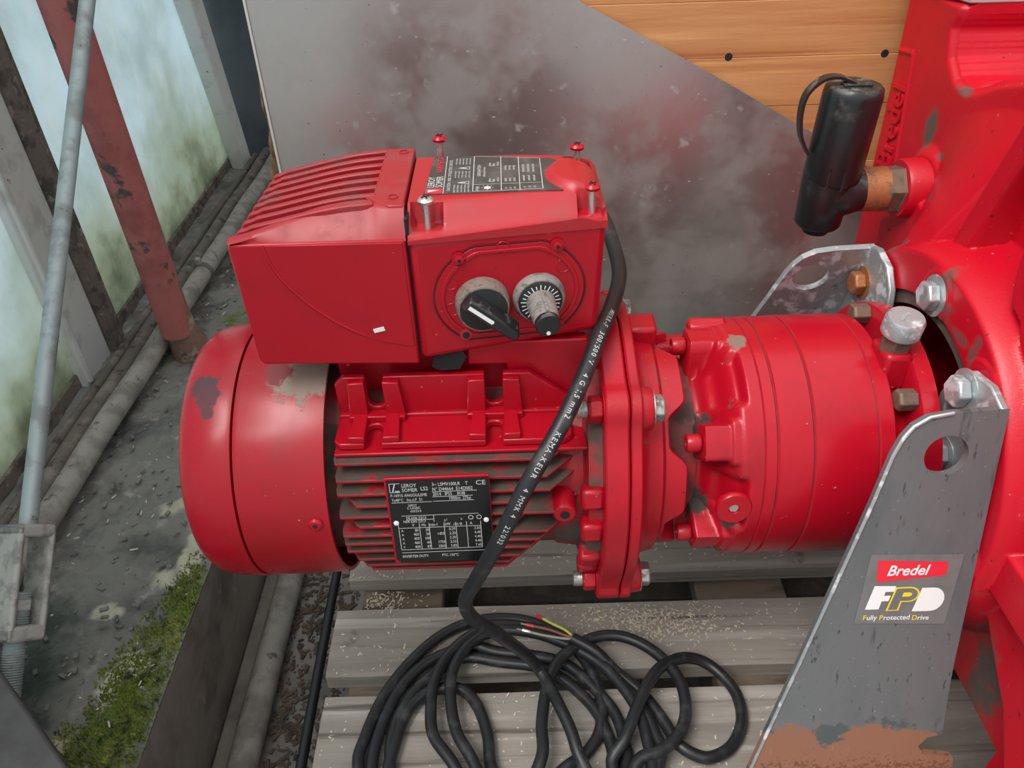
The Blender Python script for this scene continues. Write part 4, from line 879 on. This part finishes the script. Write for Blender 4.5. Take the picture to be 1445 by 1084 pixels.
M['leg_front'] = mat('dull_galvanised_leg_plate', (.150,.158,.162), .45, .30, [((.115,.128,.132), .5, .25, 18, .42, .62, 0, (1,1,.35)), ((.05,.055,.055), .7, .1, 110, .62, .68, 0, (1.6,1,.45)), ((.06,.066,.066), .7, .1, 30, .62, .70, 0, (2.2,1,.3)), ((.36,.39,.40), .6, .3, 300, .68, .72)], (350, .12, .0005),
    zlow=[(.215,.14,26,(.085,.10,.105),.6),(.188,.085,34,(.27,.125,.075),.9),(.165,.10,300,(.17,.070,.042),.9),(.150,.10,130,(.36,.13,.045),.9)])
def leg(sy, name, label, m, hole):
    g = thing(name, label, 'bracket', (.25, sy*-.19, 0.0))
    d = Vector((0,-.28671*sy,-.95802)); ex = Vector((1,0,0)); P0 = Vector((.303,-.107*sy,.394)); inn = Vector((0,.95802*sy,-.28671))
    poly = [(0,0),(-.034,.0015),(-.048,.004),(-.057,.010),(-.0625,.018),(-.067,.030),(-.075,.064),(-.107,.186),(-.133,.283),(-.165,.405),(.030,.405),(.016,.282),(-.006,.278),(-.012,.270),(-.007,.262),(.004,.259),(.0025,.236),(.001,.2)]
    hl = [(hole[0]+hole[2]*math.cos(t), hole[1]+hole[2]*math.sin(t)) for t in [2*math.pi*k/36 for k in range(36)]]
    if sy > 0: prism_h(poly, [hl], P0, ex, d, inn*.0055).build('leg_plate', m, g, smooth=0)
    else: prism_h(poly, [hl], P0, ex, d, inn*.0055).build('leg_plate', m, g, smooth=0)
    fl_ = [(-.107,.3935),(-.090,.3985),(-.068,.3940),(-.054,.3810),(-.0475,.3600),(-.052,.318),(-.082,.262),(-.125,.200),(-.1745,.168)]
    MB().prism([(a*sy,b) for a,b in fl_], (.3035,0,0), (0,1,0), (0,0,1), (-.0055,0,0)).build('bolt_flange', 'galv', g, bevel=.0012)
    return g, P0, ex, d, -inn
g1, P0, ex, dn, no1 = leg(1, 'support_leg', 'dull grey steel support leg with sticker and rusty foot', 'leg_front', (-.0335,.0305,.0138))
hexbolt(g1, 'leg_bolt', (.2975,-.0700,.3790), (-1,0,0), .0112, .0085, 'galv', washer=.0015)
hexbolt(g1, 'leg_bolt', (.2975,-.0750,.3270), (-1,0,0), .0100, .0180, 'galv', washer=.0015)
g2, _, _, _, _ = leg(-1, 'support_leg', 'bright galvanised support leg behind the gearbox with round hole', 'galv', (-.0440,.0330,.0155))
hexbolt(g2, 'leg_bolt', (.2975,.0980,.3620), (-1,0,0), .0105, .0090, 'brass', washer=.0015)
MB().tube([P0+ex*a+dn*b_+no1*.0002 for a, b_ in [(-.034,.0015),(-.048,.004),(-.057,.010),(-.0625,.018),(-.067,.030),(-.075,.064),(-.107,.186),(-.133,.283),(-.165,.405)]], .0013, 8).build('edge_highlight', 'galv', g1)  # added pale tube that paints the bright highlight along the plate's left edge
# sticker
so_ = P0; upv = -dn
def spt(a, v_, hgt): return so_+ex*a+dn*v_+no1*hgt
stk = MB().add([spt(-.0705,.1020,.0007),spt(-.0090,.1035,.0007),spt(-.0125,.1590,.0007),spt(-.0745,.1565,.0007), spt(-.0705,.1020,.0001),spt(-.0090,.1035,.0001),spt(-.0125,.1590,.0001),spt(-.0745,.1565,.0001)], [(3,2,1,0),(4,5,6,7),(0,1,5,4),(1,2,6,5),(2,3,7,6),(3,0,4,7)]).build('sticker', 'sticker', g1)
MB().add([spt(-.0655,.1060,.0009),spt(-.0185,.1085,.0009),spt(-.0185,.1190,.0009),spt(-.0640,.1235,.0009)], [(3,2,1,0)]).build('red_band', 'redprint', stk)
def stx(st, a, v_, size, m, shear=0, sx=1., name='lettering', bold=.0):
    c = bpy.data.curves.new('t', 'FONT'); c.body = st; c.size = 1; c.resolution_u = 3; c.shear = shear; c.offset = bold
    ob = bpy.data.objects.new('t', c); COL.objects.link(ob); me = bpy.data.meshes.new_from_object(ob.evaluated_get(bpy.context.evaluated_depsgraph_get()))
    b = MB().add([spt(a+q.co.x*size*sx, v_-q.co.y*size, .0011) for q in me.vertices], [tuple(p.vertices) for p in me.polygons]); w = max(q.co.x for q in me.vertices)*size*sx
    bpy.data.objects.remove(ob); ob = b.build(name, m, stk, smooth=0); ob['kind'] = 'stuff'; return w
stx('Bredel', -.0585, .1180, .0112, 'white', .25, .92, bold=.018)
def spoly(pts, m, name, hgt=.0011): return MB().add([spt(a,v_,hgt) for a,v_ in pts], [tuple(range(len(pts)))[::-1]]).build(name, m, stk, smooth=0)
spoly([(-.0690,.1450),(-.0650,.1260),(-.0505,.1265),(-.0512,.1310),(-.0570,.1310),(-.0576,.1340),(-.0530,.1340),(-.0540,.1385),(-.0585,.1385),(-.0597,.1450)], 'white', 'letter_f')
def arcp(cx, cy, rx, ry, a0, a1, n=10): return [(cx+rx*math.cos(R(a0+(a1-a0)*k/n)), cy+ry*math.sin(R(a0+(a1-a0)*k/n))) for k in range(n+1)]
pout = [(-.0548,.1465),(-.0505,.1275)]+arcp(-.0405,.1335,.0068,.0061,-90,90)+[(-.0450,.1395),(-.0462,.1465)]
spoly(pout, 'yellow', 'letter_p'); cx_, cy_ = -.0465,.1362
spoly([(-.0535,.1457),(-.0496,.1285)]+arcp(-.0408,.1335,.0058,.0051,-90,90)+[(-.0460,.1386),(-.0472,.1457)], 'sticker', 'letter_inner', .0012)
spoly([(-.0455,.1350),(-.0448,.1318)]+arcp(-.0415,.1334,.0026,.0017,-90,90), 'yellow', 'letter_eye', .0013)
spoly([(-.0370,.1475),(-.0328,.1285)]+arcp(-.0245,.1380,.0080,.0095,-90,90), 'white', 'letter_d')
x_ = -.0695
for w1_, w2_ in (('F','ully'),('P','rotected'),('D','rive')):
    x_ += stx(w1_, x_, .1535+(x_+.07)*.03, .0056, 'yellow', 0, .95, bold=.01)+.0002; x_ += stx(w2_, x_, .1535+(x_+.07)*.03, .0056, 'white', 0, .92, bold=.01)+.0014

# ================================================================== LEVEL SWITCH (black sensor on the pump)
ls = thing('level_switch', 'black capped plastic level switch screwed into the pump by brass nut', 'sensor', (.31,.140,.427))
sy_, sz_ = .140, .427
MB().lathe([(0,.0205),(.0015,.0205),(.0016,.0195),(.0125,.0195),(.0135,.018)], (.3265,sy_,sz_), (-1,0,0), 6, hint=(0,.25,1)).build('hex_nut', 'brass_dull', ls, bevel=.001, smooth=20)
MB().lathe([(0,.0185),(.0200,.0178),(.0205,.0165)], (.3140,sy_,sz_), (-1,0,0), 28).build('brass_collar', 'brass', ls, smooth=40)
el = MB().tube(spline([(.2945,sy_,sz_),(.2805,sy_,sz_-.001),(.2680,sy_,sz_-.003)],4), [.0178,.0182,.0190,.0198,.0204,.0206,.0206,.0206,.0206], 28).build('elbow', 'black', ls)
MB().lathe([(-.0420,.0105),(-.0400,.0115),(-.0360,.0120),(-.0355,.0170),(-.0330,.0190),(.0,.0208),(.0120,.0210)], (.2665,sy_,.432), (.03,0,1), 40).build('switch_body', 'black', ls, smooth=40)
cp_ = MB().lathe([(-.002,.0218),(.0,.0226),(.066,.0226),(.0715,.0216),(.0735,.0195),(.0735,.0)], (.2685,sy_,.4400), (.02,0,1), 48).build('cap', 'black', ls, smooth=40)
MB().box((.2700,sy_-.002,.5140), (.022,.010,.003)).build('cap_tab', 'black', cp_, bevel=.001)
sp = spline([(.2690,sy_,.5145),(.2560,sy_,.5195),(.2440,sy_,.5180),(.2340,sy_,.5080),(.2320,sy_,.4930),(.2355,sy_,.4750),(.2440,sy_,.4600)], 6)
sb = MB(); vs = []; fs = []
for i, p in enumerate(sp):
    t = (sp[min(i+1,len(sp)-1)]-sp[max(i-1,0)]).normalized(); nn_ = t.cross(Vector((0,1,0)))
    for a, b_ in ((-.0045,-.0011),(.0045,-.0011),(.0045,.0011),(-.0045,.0011)): vs.append(p+Vector((0,a,0))+nn_*b_)
for i in range(len(sp)-1):
    for k in range(4): fs.append((i*4+k, i*4+(k+1)%4, (i+1)*4+(k+1)%4, (i+1)*4+k))
sb.add(vs, fs+[(3,2,1,0),tuple(len(vs)-4+k for k in range(4))]).build('retaining_strap', 'black', ls)
for x in (-.008, .004): MB().box((.2650+x,sy_-.0222,.4440), (.0012,.0016,.016)).build('clip_slot', 'dark', ls)

# ================================================================== CABLE
ca = thing('power_cable', 'black rubber power cable hanging from controller and coiled on the pallet', 'cable', (.03,-.05,0))
hang = [(.0600,.120,.4300),(.0752,.1118,.4254),(.0806,.0796,.4200),(.0823,.0396,.4124),(.0724,-.0004,.4099),(.0603,-.0367,.4121),(.0454,-.0702,.3985),(.0303,-.0958,.382),(.0087,-.1174,.3544),(-.0122,-.1252,.307),(-.028,-.1203,.2646),(-.039,-.1117,.2268),(-.0354,-.1018,.1908),(-.0163,-.0897,.1494)]
def zl_(L_, z): return [(a,b,z) for a,b in L_]
A_ = [(-.148,-.127),(-.146,-.099),(-.134,-.06),(-.113,-.025),(-.085,.005),(-.054,.022),(-.022,.027),(.01,.022),(.035,.008),(.055,-.01),(.071,-.041),(.076,-.073),(.071,-.1),(.057,-.119),(.037,-.132)]
B_ = [(-.136,-.127),(-.133,-.094),(-.12,-.054),(-.098,-.026),(-.068,-.01),(-.047,-.005),(-.022,-.013),(.015,-.019),(.045,-.029),(.067,-.051),(.087,-.08),(.093,-.109),(.09,-.134)]
C_ = [(-.119,-.127),(-.12,-.094),(-.107,-.058),(-.08,-.03),(-.055,-.018),(-.02,-.024),(.02,-.032),(.052,-.055),(.075,-.09),(.078,-.14)]
D_ = [(-.063,-.129),(-.081,-.104),(-.085,-.08),(-.084,-.052),(-.074,-.026),(-.053,-.003),(-.028,.010),(-.003,.009),(.035,.000),(.064,-.021),(.091,-.052),(.11,-.08),(.12,-.107),(.12,-.134)]
E_ = [(-.044,-.13),(-.06,-.102),(-.067,-.069),(-.066,-.04),(-.053,-.014),(-.034,.0),(-.009,.004),(.03,-.006),(.075,-.034),(.102,-.072),(.112,-.110),(.104,-.16)]
F_ = [(-.118,-.150),(-.116,-.100),(-.106,-.07),(-.09,-.055),(-.072,-.051),(-.055,-.055),(-.041,-.073),(-.032,-.1),(-.028,-.13)]
G_ = [(.016,-.131),(.018,-.098),(.025,-.062),(.038,-.035),(.061,-.017),(.086,-.009),(.111,-.014),(.135,-.032),(.151,-.06),(.151,-.091),(.14,-.113),(.122,-.127),(.102,-.134)]
H_ = [(.078,-.133),(.092,-.115),(.111,-.08),(.13,-.053),(.153,-.036),(.175,-.032),(.193,-.042),(.206,-.065),(.205,-.092),(.191,-.115),(.172,-.126),(.158,-.126),(.141,-.116),(.131,-.093),(.115,-.065),(.092,-.042),(.075,-.028),(.052,-.015)]
path = hang+[(.014,-.0478,.040),(.0362,-.0914,.034),(.047,-.1247,.030),(.050,-.165,.020),(-.03,-.235,.012),(-.125,-.185,.008)]
path += zl_(A_,.0075)+zl_([(-.02,-.175),(-.09,-.19),(-.128,-.16)],.0075)+zl_(B_,.0075)+zl_([(.05,-.19),(-.04,-.215),(-.105,-.17)],.0075)+zl_(C_,.0070)+zl_([(.03,-.2),(-.03,-.175)],.0130)
path += zl_(D_,.0185)+zl_([(.08,-.2),(0,-.21)],.0170)+zl_(E_,.0200)+zl_([(.03,-.23),(-.07,-.23)],.014)+zl_(F_,.0080)+zl_([(-.008,-.165)],.016)+zl_(G_,.0245)+zl_([(.085,-.155)],.020)
Hz = [.0200,.0280,.0310,.0300,.0220,.0140,.0090,.0075,.0075,.0075,.0090,.0100,.0130,.0130,.0130,.0150,.0260,.0310]
path += [(a,b,z) for (a,b),z in zip(H_,Hz)]
cpts = spline(path, 6)
MB().tube(cpts, .0056, 14).build('sheath', 'rubber', ca)
for nm, m_, q in (('core_wire','wire_b',[(.052,-.015,.032),(.047,-.014,.033),(.030,-.007,.034),(.012,-.001,.033)]),('core_wire','wire_y',[(.052,-.013,.032),(.045,-.008,.035),(.031,.000,.036),(.022,.008,.034)]),('core_wire','wire_g',[(.052,-.016,.031),(.044,-.016,.032),(.025,-.012,.032),(.008,-.006,.031)])):
    w_ = MB().tube(spline(q,6), .0013, 8).build(nm, m_, ca); e_ = Vector(q[-1]); dr_ = (e_-Vector(q[-2])).normalized()
    MB().tube([e_-dr_*.003,e_+dr_*.005], .0018, 10).build('ferrule', 'ferrule' if m_ != 'wire_g' else 'screw', w_); MB().tube([e_+dr_*.005,e_+dr_*.011], .0008, 8).build('bare_tip', 'screw', w_)
# printed line along the hanging run, on the side that faces up and front
def cable_print(st, s0, size, side=Vector((.15,-.75,.65))):
    cum = [0]
    for i in range(1, len(cpts)): cum.append(cum[-1]+(cpts[i]-cpts[i-1]).length)
    def at(s_):
        i = max(1, min(len(cum)-1, next((k for k in range(1,len(cum)) if cum[k] >= s_), len(cum)-1))); f_ = (s_-cum[i-1])/max(1e-9, cum[i]-cum[i-1]); return cpts[i-1].lerp(cpts[i], f_), (cpts[i]-cpts[i-1]).normalized()
    b = MB(); s_ = s0
    for ch in st:
        if ch == ' ': s_ += size*.45; continue
        vs, fs, w = text2d(ch); p, t = at(s_+w*size/2); nn_ = (side-t*side.dot(t)).normalized(); v_ = nn_.cross(t)
        out_ = []
        for a, b_ in vs:
            an = (b_-.35)*size/.0057; out_.append(p+t*((a-w/2)*size)+(nn_*math.cos(an)+v_*math.sin(an))*.00572)
        b.add(out_, fs); s_ += w*size+size*.14
    o = b.build('printed_text', 'silverprint', ca, smooth=0); o['kind'] = 'stuff'
cable_print('H05RR-F  300/500 V   4 G 1,5 mm2    KEMA-KEUR   4 MMK 4   22/032', .150, .0050)
